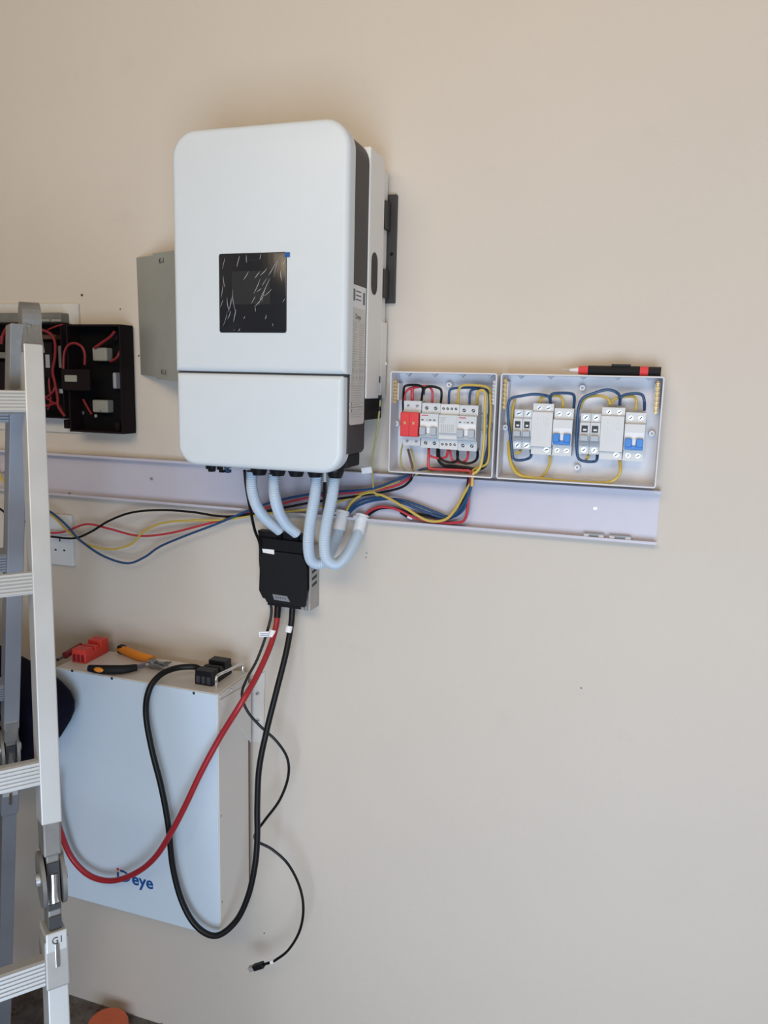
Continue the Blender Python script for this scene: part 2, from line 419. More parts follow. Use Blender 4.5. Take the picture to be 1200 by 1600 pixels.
# glands and connectors under the inverter
GY = -.168
bm = BM(); box(bm, -.50, IX1-.008, -.198, -.135, 1.478, 1.502, .003); finish('connector_plate', bm, 'blk_matte', inv)
GX = {}
for i, gx in enumerate((405, 434, 463, 493, 524)):
    p = at(gx, 738, GY); GX[i] = p.x
    bm = BM(); zb = 1.452+.001*i
    cyl(bm, (p.x, GY, 1.480), (p.x, GY, zb+.012), .0165, None, 12); cyl(bm, (p.x, GY, zb+.012), (p.x, GY, zb), .0165, .012, 12)
    g = finish('cable_gland', bm, 'blk_plastic', inv, True)
    bm = BM(); q = at(gx, 738, GY-.0165); bmesh.ops.create_uvsphere(bm, u_segments=8, v_segments=6, radius=.0022, matrix=Matrix.Translation((p.x, GY-.0160, zb+.016))); finish('gland_pip', bm, 'grey_metal', g)
for i, (gx, mm) in enumerate(((331, 'blk_plastic'), (348, 'blk_plastic'), (357, 'blue_toggle'))):
    p = at(gx, 732, -.165); bm = BM(); ww = (.008, .008, .005)[i]
    box(bm, p.x-ww, p.x+ww, -.175, -.155, 1.457+(.004 if i == 2 else 0), 1.482, .002); box(bm, p.x-ww*.6, p.x+ww*.6, -.171, -.159, 1.452, 1.458)
    o = finish('solar_connector', bm, mm if i < 2 else 'w_blue', inv)
    bm = BM(); box(bm, p.x-ww-.0006, p.x-ww+.0012, -.1756, -.1545, 1.458, 1.474); finish('latch', bm, 'grey_metal', o)
bm = BM(); p = at(508, 745, -.165); cyl(bm, (p.x, -.165, 1.48), (p.x, -.165, 1.447), .006, .005, 10); finish('plug_clip', bm, 'grey_metal', inv, True)

# ------------------------------------------------------------------ grey plate beside the inverter
a0, a1 = at(213, 402, -.002), at(220, 588, -.002)
b0, b1 = at(268, 393, -.1), at(272, 596, -.1)
pl = thing('metal_plate', 'thin grey metal plate marked K-1, slanting out behind the inverter', 'plate', a1)
ext = 1.45
t0 = a0.lerp(b0, ext); t1 = a1.lerp(b1, ext); nrm = (b0-a0).cross(a1-a0).normalized()
if nrm.y > 0: nrm = -nrm
m0, m1 = a0.lerp(b0, .5), a1.lerp(b1, .5)
bm = BM(); prism(bm, [a0-V((0, 0, .001)), m0-V((0, 0, .002)), m1+V((0, 0, .003)), a1+V((0, 0, .004))], -nrm*.0015); finish('narrow_wing', bm, 'plate_grey', pl)
bm = BM(); prism(bm, [m0+nrm*.001+V((0, 0, .002)), t0+nrm*.001, t1+nrm*.001, m1+nrm*.001], -nrm*.0015); finish('wide_wing', bm, 'plate_grey', pl)
xd = (b0-a0).normalized(); zd = (a0-a1).normalized()
def plane_pt(px, py):
    d = ray(px, py); return CAM + d*((a0+nrm*.0018-CAM).dot(nrm)/d.dot(nrm))
text('K-1', .0150, plane_pt(248, 412), xd, zd, 'ink', pl, 'marking', wide=1.25)
text('K-1', .0150, plane_pt(255, 585)+nrm*.005, xd, zd, 'ink', pl, 'marking', wide=1.25)

# ------------------------------------------------------------------ trunking
TX0, TX1 = -2.3, at(1029, 806, -.01).x
TZ1, TZ0, TD = 1.4505, 1.3525, .022
tr = thing('cable_trunking', 'long open white plastic cable trunking running across the wall', 'trunking', (-.4, 0, TZ0))
bm = BM(); box(bm, TX0, TX1, -.0022, -.0002, TZ0, TZ1); finish('back_plate', bm, 'trunk_white', tr)
bm = BM(); box(bm, TX0, TX1, -TD, -.0022, TZ1-.002, TZ1); box(bm, TX0, TX1, -TD, -TD+.0015, TZ1-.005, TZ1-.002); finish('upper_lip', bm, 'trunk_white', tr)
bm = BM(); box(bm, TX0, TX1, -TD, -.0022, TZ0, TZ0+.002); box(bm, TX0, TX1, -TD, -TD+.0015, TZ0+.002, TZ0+.005); finish('lower_lip', bm, 'trunk_white', tr)
for px, py in ((237, 748), (930, 794), (109, 771)): screw(tr, at(px, py, -.0022), .004, m='zinc' if px > 500 else 'grey_metal')
# clear plastic clips lying on the lower lip
for i, (xa, xb) in enumerate(((912, 944), (952, 986))):
    A, B = at(xa, 833+i*3, -.012), at(xb, 836+i*3, -.012); z = TZ0+.0021
    t = thing('plastic_clip', ('left' if i == 0 else 'right')+' one of two small clear clips lying at the trunking end', 'clip', (A.x, -.012, z), 'clips on the trunking lip')
    bm = BM(); box(bm, A.x, B.x, -.014, -.010, z, z+.008); finish('clear_bar', bm, 'dev_shade', t)
    for xx in (A.x, B.x-.010):
        bm = BM(); box(bm, xx, xx+.010, -.016, -.008, z, z+.006, .001); finish('white_foot', bm, 'dev_white', t)

# ------------------------------------------------------------------ breaker boxes
def enclosure(name, label, x0, x1, z0, z1, holes, bars, clips):
    t = thing(name, label, 'breaker box', ((x0+x1)/2, -.03, z0))
    D = .060; th = .003
    bm = BM(); box(bm, x0+.001, x1-.001, -.006, -.003, z0+.001, z1-.001); finish('back_plate', bm, 'box_white', t)
    bm = BM(); n = 4
    rings = [[bm.verts.new((a, y, b)) for a, b in rring(x0+i, x1-i, z0+i, z1-i, (max(.005-i, .001),)*4, n)] for (i, y) in ((0, -.001), (0, -D+.001), (.0008, -D), (th-.0008, -D), (th, -D+.001), (th, -.001))]
    N = len(rings[0])
    for a, b in zip(rings, rings[1:]+rings[:1]):
        for i in range(N): bm.faces.new((a[i], a[(i+1) % N], b[(i+1) % N], b[i]))
    finish('rim', bm, 'box_white', t)
    for px, py in holes:
        p = at(px, py, -.020); bm = BM(); cyl(bm, (p.x, -.006, p.z), (p.x, -.022, p.z), .0065, .005, 14); b = finish('screw_post', bm, 'dev_white', t, True)
        bm = BM(); cyl(bm, (p.x, -.0221, p.z), (p.x, -.0226, p.z), .0022, None, 10); finish('screw_hole', bm, 'dev_shade', b)
    for (px, py0, py1, mm) in bars:
        A, B = at(px, py0, -.042), at(px, py1, -.042); k = 7
        bm = BM(); box(bm, A.x-.002, A.x+.002, -.040, -.034, B.z, A.z)
        bar = finish('terminal_bar', bm, mm, t)
        bm = BM(); box(bm, A.x-.0045, A.x+.0045, -.034, -.006, B.z+.006, A.z-.006); finish('bar_holder', bm, 'box_white', t)
        for q in range(k):
            z = B.z+(A.z-B.z)*(q+.5)/k; bm = BM(); box(bm, A.x-.0038, A.x+.0038, -.0445, -.0395, z-.0012*1., z+.0012, .0006); cyl(bm, (A.x, -.0445, z), (A.x, -.0455, z), .0016, None, 8); finish('terminal_screw', bm, mm, bar)
    for px in clips:
        p = at(px, 585, -.045); bm = BM(); prism(bm, [V((p.x-.006, -.050, z1-th)), V((p.x+.006, -.050, z1-th)), V((p.x, -.050, z1-th-.006))], (0, .012, 0)); finish('lid_catch', bm, 'dev_mid', t)
    bm = BM(); zc = (z0+z1)/2+.002; box(bm, x0+.018, x1-.024, -.010, -.006, zc-.0175, zc+.0175); box(bm, x0+.018, x1-.024, -.014, -.010, zc-.0175, zc-.0125); box(bm, x0+.018, x1-.024, -.014, -.010, zc+.0125, zc+.0175); finish('mounting_rail', bm, 'dev_mid', t)
    return t
BZ0, BZ1 = 1.4592, 1.6520
c5 = lambda x, y: (590+x/6., 560+y/6.)
c6 = lambda x, y: (770+x/4.286, 560+y/4.286)
b1 = enclosure('breaker_box', 'square open white breaker box with a red surge arrester', -.197, .0075, BZ0, BZ1, [c5(672, 248), c5(178, 612), c5(1048, 635)], [(*c5(168, 0)[:1], c5(0, 200)[1], c5(0, 420)[1], 'brass'), (c5(1098, 0)[0], c5(0, 205)[1], c5(0, 435)[1], 'zinc')], [c5(290, 0)[0], c5(535, 0)[0], c5(795, 0)[0], c5(1060, 0)[0]])
b2 = enclosure('breaker_box', 'wider open white breaker box with blue toggles', .0137, .2947, BZ0, BZ1, [c6(600, 197), c6(85, 462), c6(1065, 503), c6(565, 730)], [(c6(85, 0)[0], c6(0, 130)[1], c6(0, 340)[1], 'brass'), (c6(1108, 0)[0], c6(0, 150)[1], c6(0, 375)[1], 'brass')], [c6(v, 0)[0] for v in (190, 388, 608, 838, 1050)])
def device(name, label, cat, x0, w, zc, bodym, group=None, dz=.0425, midm=None, mid=.0225, nose=.058):
    t = thing(name, label, cat, (x0+w/2, -.014, zc-dz), group)
    prof = [(-.014, -dz), (-.046, -dz), (-.046, -mid-.002), (-nose, -mid), (-nose, mid), (-.046, mid+.002), (-.046, dz), (-.014, dz)]
    bm = BM(); prism(bm, [V((x0+.0003, y, zc+z)) for y, z in prof], (w-.0006, 0, 0)); finish('body', bm, bodym, t)
    return t
def tscrew(t, x, z, m='dev_shade', r=.0034, y=-.046):
    bm = BM(); cyl(bm, (x, y+.001, z), (x, y-.0004, z), r, None, 10); o = finish('terminal_screw', bm, m, t)
    bm = BM(); a = random.uniform(.3, 1.2); obox(bm, (x, y-.0005, z), V((math.cos(a), 0, math.sin(a)))*r*.75, V((-math.sin(a), 0, math.cos(a)))*r*.2, (0, .0001, 0)); finish('slot', bm, 'dark_slot' if m != 'dark_slot' else 'zinc', o)
def fbox(t, name, m, x0, x1, y0, y1, z0, z1, bev=0.):
    bm = BM(); box(bm, x0, x1, y0, y1, z0, z1, bev); return finish(name, bm, m, t)
ZC1 = at(*c5(600, 630), -.046).z
ZCt = [0]
# box 1: surge arrester, breaker, relay, breaker
X0 = at(*c5(245, 460), -.046).x; W = .0363
spd = device('surge_arrester', 'red surge arrester at the left end of its row', 'surge arrester', X0, W-.001, ZC1+.002, 'dev_grey', mid=.024, nose=.050)
bm = BM(); box(bm, X0-.0005, X0+W-.0015, -.066, -.046, ZC1-.0225, ZC1+.0235, .002); rb = finish('red_cartridge', bm, 'red_dev', spd); rb['label'] = 'red plug-in cartridge'
fbox(rb, 'cartridge_joint', 'w_redold', X0+W/2-.0008, X0+W/2-.0002, -.0664, -.066, ZC1-.022, ZC1+.023)
for dx in (.009, .026): fbox(rb, 'window', 'brass', X0+dx-.002, X0+dx+.002, -.0665, -.066, ZC1+.001, ZC1+.006)
for dx in (.009, .027): tscrew(spd, X0+dx, ZC1+.0355, 'zinc'); tscrew(spd, X0+dx, ZC1-.032, 'dev_mid')
def mcb(x0, w, zc, label, tm, prnt=True, bodym='dev_grey', group=None, dark=True, cat='breaker', name='circuit_breaker'):
    t = device(name, label, cat, x0, w, zc, bodym, group)
    fbox(t, 'toggle_window', 'dev_white', x0+.002, x0+w-.002, -.0584, -.0579, zc-.001, zc+.008)
    tg = fbox(t, 'toggle', tm, x0+.002, x0+w-.002, -.0640, -.0578, zc-.0215, zc-.0145, .001)
    for a, b in ((.002, .0135), (w-.0135, w-.002)): fbox(tg, 'toggle_lever', tm, x0+a, x0+b, -.0680, -.0578, zc-.0165, zc-.002, .001)
    fbox(tg, 'toggle_bridge', 'dev_white', x0+.0145, x0+w-.0145, -.0600, -.0578, zc-.0145, zc-.003)
    if prnt:
        pr = fbox(t, 'red_print', 'red_print', x0+.003, x0+.016, -.0583, -.0579, zc+.0185, zc+.0205)
        for a in (.003, .012, .018, .026):
            fbox(t, 'print_mark', 'print_dark' if a != .012 else 'print_grey', x0+a, x0+a+.004, -.0583, -.0579, zc+.010, zc+.0125)
    for dx in (w*.26, w*.74): tscrew(t, x0+dx, zc+.033, 'dark_slot' if dark else 'zinc', .0034 if dark else .0042); tscrew(t, x0+dx, zc-.033, 'dark_slot' if dark else 'zinc', .0034 if dark else .0042)
    return t
mcb(X0+W, W, ZC1-.001, 'grey-toggle breaker right beside the red surge arrester', 'dev_mid')
x2 = X0+2*W
rl = device('voltage_relay', 'light grey relay with a printed face between two grey-toggle breakers', 'relay', x2, W, ZC1-.002, 'dev_light', nose=.056)
fbox(rl, 'face_panel', 'dev_grey', x2+.002, x2+W-.002, -.0575, -.0559, ZC1-.013, ZC1+.020)
fp = fbox(rl, 'lower_panel', 'dev_mid', x2+.002, x2+W-.002, -.0580, -.0559, ZC1-.0165, ZC1-.0135)
bm = BM()
for k in range(7): box(bm, x2+.005+k*.0038, x2+.0065+k*.0038, -.0578, -.0575, ZC1-.011, ZC1+.003)
for k in range(4): box(bm, x2+.004, x2+.004+.006+k*.0015, -.0578, -.0575, ZC1+.006+k*.003, ZC1+.007+k*.003)
finish('print', bm, 'print_grey', rl)
for k in range(4):
    dx = .006+k*.008; tscrew(rl, x2+dx, ZC1+.032, 'dark_slot', .0026); tscrew(rl, x2+dx, ZC1-.035, 'dark_slot', .0026)
mcb(X0+3*W, W, ZC1-.003, 'grey-toggle breaker at the right end, beside the bent yellow wires', 'dev_mid')
# box 2
ZC2 = at(*c6(480, 480), -.046).z
Xa, Xb = at(*c6(140, 460), -.046).x, at(*c6(583, 480), -.046).x
WM = at(*c6(205, 460), -.046).x-Xa
SETS = (('left', Xa, at(*c6(262, 480), -.046).x, at(*c6(405, 480), -.046).x, 'near the square box'), ('right', Xb, at(*c6(722, 480), -.046).x, at(*c6(882, 490), -.046).x, 'at the far right'))
for si, (sd, xa, xm, xc, wh) in enumerate(SETS):
    wf = (xm-xa)/2
    for k in range(2):
        t = device('fuse_holder', ('left', 'right')[k]+' slim fuse switch of the '+sd+' pair in the wider box', 'fuse switch', xa+k*wf, wf, ZC2-.002-si*.003, 'dev_grey', 'slim fuse switches', dz=.036, mid=.020, nose=.052)
        zc = ZC2-.002-si*.003; x0 = xa+k*wf
        fbox(t, 'lever', 'dev_mid', x0+.002, x0+wf-.002, -.064, -.052, zc-.012, zc-.002, .001); fbox(t, 'lever_foot', 'dev_shade', x0+.001, x0+wf-.001, -.056, -.052, zc-.019, zc-.012, .0008)
        fbox(t, 'dark_window', 'dark_slot', x0+.003, x0+wf-.004, -.0524, -.0519, zc+.003, zc+.015)
        fbox(t, 'window_tab', 'dev_white', x0+.006, x0+wf-.006, -.0545, -.0523, zc+.006, zc+.009)
        tscrew(t, x0+wf/2, zc+.029, 'zinc', .0048); tscrew(t, x0+wf/2, zc-.029, 'zinc', .0048)
    zc = ZC2-si*.003
    w = xc-xm-.001
    t = device('time_switch', 'plain pale grey module '+('beside the left blue toggle' if si == 0 else 'beside the right blue toggle'), 'module', xm, w, zc, 'dev_light', 'pale modules of the wider box', dz=.046, mid=.031, nose=.055)
    for dx in (.3, .75):
        tscrew(t, xm+w*dx, zc+.038, 'zinc', .0042)
        for dzz in (.018, .008): fbox(t, 'face_dimple', 'dev_grey', xm+w*dx-.002, xm+w*dx+.002, -.0554, -.0549, zc+dzz, zc+dzz+.003)
    bm = BM()
    for k in range(5): box(bm, xm+w*.15+k*.005, xm+w*.15+k*.005+.0006, -.0553, -.055, zc-.022, zc+.024)
    finish('face_ribs', bm, 'dev_grey', t)
    tscrew(t, xm+w*.75, zc-.037, 'zinc', .0048)
    mcb(xc, .0345, zc-.004, ('left' if si == 0 else 'right')+' one of the two breakers with blue toggles', 'blue_toggle', False, 'dev_light', 'blue-toggle breakers', dark=False)
# ------------------------------------------------------------------ wires inside the boxes
def w5(pts, Y, m, label, **k): return wire([(*c5(p[0], p[1]), *(p[2:] if len(p) > 2 else ())) for p in pts], Y, m, label, **k)
def w6(pts, Y, m, label, **k): return wire([(*c6(p[0], p[1]), *(p[2:] if len(p) > 2 else ())) for p in pts], Y, m, label, **k)
Yi, Yt = -.034, -.030
w5([(243, 540, -.018), (240, 430, -.026), (245, 300), (262, 258), (330, 248), (395, 255), (425, 285), (418, 340, -.04), (408, 420, Yt)], -.044, 'w_black', 'black wire arching from behind the surge arrester to its top')
w5([(255, 420, Yt), (255, 340), (290, 290), (350, 270), (420, 262), (470, 262), (505, 290), (515, 340), (510, 430, Yt)], -.036, 'w_red', 'red wire arching over to the first grey breaker')
w5([(325, 420, Yt), (325, 340), (325, 290), (345, 268), (390, 262)], -.034, 'w_red', 'short red wire rising from the surge arrester middle', r=.0034)
w5([(430, 340), (440, 285), (480, 263), (540, 268), (590, 290), (600, 340), (590, 440, Yt)], -.042, 'w_black', 'black wire arching to the relay beside the red arch')
w5([(668, 440, Yt), (670, 340), (680, 295), (720, 280), (800, 275), (900, 275), (980, 285), (1035, 310), (1048, 400), (1045, 550), (1040, 700), (1035, 800)], -.030, 'w_blue', 'blue wire from the relay sweeping to the right wall of the box')
w5([(862, 430, Yt), (865, 340), (880, 300), (930, 285), (1000, 292), (1045, 330), (1055, 430), (1050, 600), (1040, 780), (1015, 900), (985, 1010), (900, 1045)], -.026, 'w_blue', 'blue wire from the right breaker down the side')
w5([(755, 440, Yt), (757, 330), (770, 275), (810, 252), (900, 250), (1000, 262), (1045, 285), (1062, 330, -.03)], -.040, 'w_yellow', 'yellow wire arching over the blue ones at the top right')
w5([(932, 430, Yt), (935, 360), (945, 318), (970, 300), (1000, 310), (1010, 360), (1005, 500), (1000, 700), (985, 900), (965, 1010), (930, 1060), (895, 1090), (885, 1200)], -.052, 'w_yellow', 'bright yellow wire bent over and running down past the right breaker', r=.0028)
w5([(1055, 330), (1060, 500), (1048, 700), (1045, 900), (1020, 990), (940, 1025), (890, 1060), (880, 1190)], -.036, 'w_yellow', 'yellow wire hugging the right wall down to the exit')
w5([(1045, 560), (1048, 750), (1035, 930), (1010, 1010), (950, 1045), (890, 1060)], -.030, 'w_black', 'black wire behind the yellow ones at the right wall')
w5([(480, 830, Yt), (478, 920), (475, 1000), (490, 1030), (560, 1040), (700, 1045), (800, 1050), (870, 1065), (875, 1190)], -.040, 'w_red', 'red wire from the first breaker along the box floor', r=.0028)
w5([(485, 910), (520, 925), (570, 935), (640, 925), (655, 880), (660, 830, Yt)], -.042, 'w_red', 'short red jumper below the first breaker and relay')
w5([(678, 830, Yt), (685, 900), (700, 950), (740, 970), (800, 970), (840, 940), (850, 840, Yt)], -.038, 'w_red', 'red jumper from the relay to the right breaker')
w5([(565, 830, Yt), (562, 900), (575, 960), (620, 1000), (700, 1010), (800, 1020), (900, 1035), (975, 1030)], -.034, 'w_black', 'black wire sagging from the first breaker to the right', r=.0030)
w5([(575, 835, Yt), (580, 920), (620, 960), (700, 975), (745, 950), (755, 840, Yt)], -.046, 'w_black', 'black jumper in a shallow loop under the relay')
w5([(750, 840, Yt), (748, 920), (770, 965), (830, 985), (900, 970), (935, 930), (935, 845, Yt)], -.044, 'w_black', 'black jumper in a loop under the right breaker')
w5([(240, 790, Yt), (220, 880), (218, 960), (240, 1030), (290, 1058), (330, 1050), (345, 1000), (330, 900), (310, 850, Yt)], -.040, 'w_green', 'thin green-yellow earth wire looping under the surge arrester', r=.0017)
w5([(285, 850, Yt), (305, 930), (325, 1010), (335, 1070), (325, 1110)], -.036, 'w_brown', 'brown wire dropping from the surge arrester to the exit')
w5([(330, 1100), (370, 1060), (430, 1035), (500, 1030), (600, 1025), (750, 1030), (850, 1040)], -.028, 'w_blue', 'blue wire lying along the floor of the square box')
w5([(350, 1090), (420, 1062), (500, 1045), (600, 1045), (760, 1055), (860, 1070)], -.024, 'w_yellow', 'yellow wire lying along the floor of the square box')
Y6 = -.036
for si, (dx, dy, nm) in enumerate(((0, 0, 'left'), (462, -15, 'right'))):
    q = lambda pts: [(p[0]+dx, p[1]+dy, *p[2:]) for p in pts]
    if si == 0:
        w6([(255, 610, Yt), (255, 655), (225, 675), (170, 682), (135, 665), (128, 600), (112, 480), (102, 380), (105, 300), (130, 265), (200, 250), (270, 240), (340, 245), (378, 262), (388, 310, Yt)], -.046, 'w_blue', 'long blue wire looped round the left slim fuse switches', r=.0027)
        w6([(388, 315, Yt), (385, 265), (400, 238), (450, 232), (520, 235), (545, 255), (543, 330, Yt)], -.044, 'w_blue', 'blue bridge wire above the left blue-toggle breaker', r=.0027)
        w6([(318, 315, Yt), (322, 270), (345, 255), (400, 250), (450, 255), (470, 285), (468, 335, Yt)], -.034, 'w_yellow', 'yellow bridge wire above the left blue-toggle breaker', r=.0027)
        w6([(150, 635, -.036), (180, 630), (185, 612, Yt)], -.036, 'w_yellow', 'short yellow wire end under the left slim fuse switches', r=.0024)
        w6([(385, 650, Yt), (380, 710), (350, 770), (310, 800), (250, 795), (190, 775), (150, 730), (120, 680), (110, 600), (125, 450), (135, 330), (150, 270, -.03)], -.030, 'w_yellow', 'yellow wire curving from the left pale module up the left side', r=.0025)
    else:
        w6([(700, 625, Yt), (695, 680), (660, 692), (600, 685), (570, 660), (562, 580), (565, 450), (575, 330), (605, 265), (680, 232), (760, 210), (820, 222), (850, 255), (850, 310, Yt)], -.046, 'w_blue', 'long blue wire looped round the right slim fuse switches', r=.0027)
        w6([(850, 310, Yt), (855, 270), (880, 245), (950, 235), (1000, 245), (1015, 290), (1015, 345, Yt)], -.044, 'w_blue', 'blue bridge wire above the right blue-toggle breaker', r=.0027)
        w6([(590, 335, -.03), (595, 300), (630, 262), (700, 250), (760, 262), (785, 300), (785, 315, Yt)], -.036, 'w_yellow', 'yellow wire arching under the blue arch of the right group', r=.0026)
        w6([(790, 312, Yt), (810, 275), (850, 262), (900, 255), (945, 258), (962, 290), (955, 345, Yt)], -.034, 'w_yellow', 'yellow bridge wire above the right blue-toggle breaker', r=.0026)
        w6([(620, 680, -.036), (638, 660), (640, 640, Yt)], -.036, 'w_yellow', 'short yellow wire end under the right slim fuse switches', r=.0024)
        w6([(845, 655, Yt), (855, 740), (835, 795), (780, 828), (700, 832), (560, 826), (420, 815), (280, 800), (190, 785), (140, 745), (112, 660), (105, 560, -.034)], -.048, 'w_yellow', 'long yellow wire sweeping along the floor of the wider box', r=.0030)

# ------------------------------------------------------------------ conduits
def conduit(pts, label, cat='conduit'):
    P = resample(spline([at(*p) for p in pts], 10), .0019)
    bm = BM(); n = len(P)
    sweep(bm, P, lambda i: .0094 if i % 2 else .0112, 14)
    return tag(finish('corrugated_conduit', bm, 'conduit', None, True), label, cat, 'corrugated conduits under the inverter')
conduit([(393, 736, GY), (394, 765, GY+.005), (402, 792, -.14), (417, 812, -.105), (437, 829, -.075)], 'leftmost pale blue corrugated conduit, curving into the black fuse box')
conduit([(428, 740, GY), (429, 772, GY+.005), (436, 800, -.13), (448, 820, -.095), (463, 833, -.070)], 'second pale blue conduit from the left, ending on the black fuse box')
C3 = [(495, 741, GY), (492, 775, GY+.005), (485, 815, -.150), (482, 850, -.135), (486, 875, -.115), (500, 881, -.095), (514, 867, -.068), (526, 840, -.035), (532, 822, -.020)]
C4 = [(523, 743, GY), (519, 775, GY), (510, 820, -.165), (507, 850, -.155), (511, 874, -.140), (525, 881, -.115), (541, 868, -.085), (555, 843, -.045), (561, 828, -.022)]
conduit(C3, 'third pale blue conduit, looping down behind and back to the trunking')
conduit(C4, 'front looping pale blue conduit, rightmost of the four')
for i, (a, b, lab) in enumerate((((530, 828, -.024), (536, 800, -.012), 'left white conduit adapter under the trunking lip'), ((559, 834, -.026), (566, 806, -.012), 'right white conduit adapter under the trunking lip'))):
    A, B = at(*a), at(*b); d = (B-A).normalized()
    t = thing('conduit_adapter', lab, 'adapter', A, 'white conduit adapters')
    bm = BM(); cyl(bm, A, A+d*.030, .0128, None, 18); finish('sleeve', bm, 'white_plastic', t, True)
    bm = BM(); cyl(bm, A+d*.030, A+d*.034, .0175, None, 6); cyl(bm, A+d*.034, A+d*.040, .0150, None, 18); finish('collar_nut', bm, 'white_plastic', t)
# ------------------------------------------------------------------ trunking wires
wire([(75, 838), (115, 841), (142, 831), (170, 814), (205, 801), (250, 797), (300, 800), (350, 807), (400, 802), (450, 792), (500, 783), (560, 775), (620, 764), (640, 752), (645, 740)], -.030, 'w_black', 'black wire of the four running left from the square box, topmost of the sagging loops', r=.0026)
wire([(70, 833), (100, 831), (135, 819), (170, 826), (215, 837), (260, 834), (310, 822), (370, 806), (420, 792), (470, 780), (520, 772), (570, 768), (615, 760), (638, 748), (645, 738)], -.026, 'w_red', 'red wire of the four running left from the square box to behind the ladder', r=.0026)
wire([(66, 797), (85, 808), (108, 832), (135, 850), (172, 858), (205, 850), (225, 830), (255, 817), (300, 813), (350, 812), (410, 803), (470, 797), (520, 787), (560, 773), (600, 760), (625, 750)], -.028, 'w_yellow', 'yellow wire of the four running left from the square box to behind the ladder', r=.0026)
wire([(66, 792), (85, 804), (105, 822), (125, 844), (160, 868), (198, 880), (225, 871), (250, 854), (290, 837), (340, 818), (390, 797), (430, 783), (480, 773), (530, 768), (580, 764), (615, 752), (640, 742)], -.033, 'w_blue', 'blue wire of the four running left, hanging lowest in front of the socket', r=.0026)
wire([(540, 801, -.012), (548, 786), (562, 775), (582, 770), (604, 777), (634, 794), (667, 813), (695, 812), (712, 795), (726, 770), (736, 752), (737, 738)], -.030, 'w_yellow', 'yellow wire arching from the left adapter along the trunking', r=.0028)
wire([(543, 800, -.012), (555, 788), (572, 780), (600, 778), (630, 786), (665, 800), (695, 809), (715, 800, -.026), (730, 775, -.030), (738, 745, -.030)], -.022, 'w_blue', 'blue wire arching from the left adapter along the trunking', r=.0028)
wire([(546, 801, -.012), (560, 790), (585, 782), (620, 780), (650, 788), (680, 800), (705, 808), (724, 796, -.026), (735, 765, -.029), (739, 742, -.029)], -.018, 'w_blue', 'second blue wire lying in the trunking below the square box', r=.0026)
wire([(569, 808, -.012), (578, 798), (596, 792), (620, 796), (645, 808), (675, 815), (705, 817), (726, 812, -.020), (732, 780, -.027), (735, 742, -.030)], -.016, 'w_red', 'red wire arching from the right adapter along the trunking', r=.0028)
wire([(575, 805, -.012), (592, 795), (615, 794), (640, 801), (672, 806), (700, 810), (715, 800, -.018), (728, 770, -.026), (733, 742, -.030)], -.012, 'w_black', 'black wire lying behind the red one in the trunking', r=.0028)
t = thing('cable_stub', 'short black cable stub with a pale cut end on the trunking lip', 'cable', at(626, 801, -.02))
bm = BM(); cyl(bm, at(626, 800, -.014), at(637, 807, -.016), .0036, None, 10); finish('sheath', bm, 'w_black', t, True)
bm = BM(); cyl(bm, at(637, 807, -.016), at(644, 811, -.016), .003, .0022, 10); finish('bare_end', bm, 'dev_white', t, True)
# earth wire with tag
t = thing('earth_wire', 'green-yellow earth wire with a white tag, hanging beside the inverter', 'wire', at(593, 640, -.06))
bm = BM(); tube(bm, [atx(594, 620, IX1+.003), at(593, 640, -.055), at(588, 680, -.05), at(582, 715, -.045), at(582, 745, -.04), at(585, 770, -.03), at(592, 775, -.028)], .0019, 8); finish('conductor', bm, 'w_green', t, True)
bm = BM(); tube(bm, [atx(594, 618, IX1+.003), at(593, 630, -.055), at(592.5, 642, -.055)], .0034, 8); finish('lug', bm, 'w_black', t, True)
bm = BM(); obox(bm, at(573, 735, -.048), V((.0105, 0, .002)), V((0, .0006, 0)), V((-.001, 0, .0058))); tg = finish('tag', bm, 'tag_white', t)
# comms cable under the inverter that goes to the battery + short black lead at the right
wire([(508, 745, -.165), (507, 775, -.13), (507, 800, -.06), (509, 822, -.03)], -.1, 'w_black', 'short black lead between the two looping conduits', r=.004, name='lead', cat='cable')
wire([(382, 735, -.165), (385, 762, -.15), (391, 795, -.12), (398, 828, -.085), (406, 850, -.062), (407, 880, -.05), (412, 915, -.04), (424, 950, -.035), (418, 985, -.04), (402, 1030, -.06), (386, 1060, -.08), (378, 1085, -.10), (386, 1110, -.10), (405, 1133, -.09), (432, 1158, -.08), (449, 1185, -.07), (450, 1215, -.07), (437, 1250, -.075), (415, 1280, -.08), (402, 1298, -.09), (398, 1308, -.10), (404, 1316, -.10), (425, 1327, -.09), (450, 1350, -.08), (468, 1385, -.07), (474, 1420, -.07), (468, 1455, -.07), (450, 1485, -.07), (428, 1502, -.07)], -.1, 'w_black', 'thin black data cable winding down in two bends past the battery', r=.0030, name='data_cable', cat='cable', per=6)
t = thing('network_plug', 'small black network plug dangling at the end of the thin cable', 'plug', at(404, 1511, -.07))
A, B = at(428, 1502, -.07), at(390, 1514, -.07); d = (B-A).normalized(); s = d.cross(V((0, 1, 0))).normalized()
L = (B-A).length
bm = BM(); cyl(bm, A, A+d*L*.12, .0046, None, 10); finish('white_sleeve', bm, 'tag_white', t, True)
bm = BM(); cyl(bm, A+d*L*.12, A+d*L*.42, .0030, None, 10); finish('cable_end', bm, 'w_black', t, True)
bm = BM(); obox(bm, A+d*L*.62, d*L*.20, s*.0062, V((0, .0062, 0)), .0015); finish('boot', bm, 'blk_plastic', t)
bm = BM(); obox(bm, A+d*L*.90, d*L*.10, s*.0052, V((0, .0052, 0)), .0006); finish('clear_tip', bm, 'grey_metal', t)

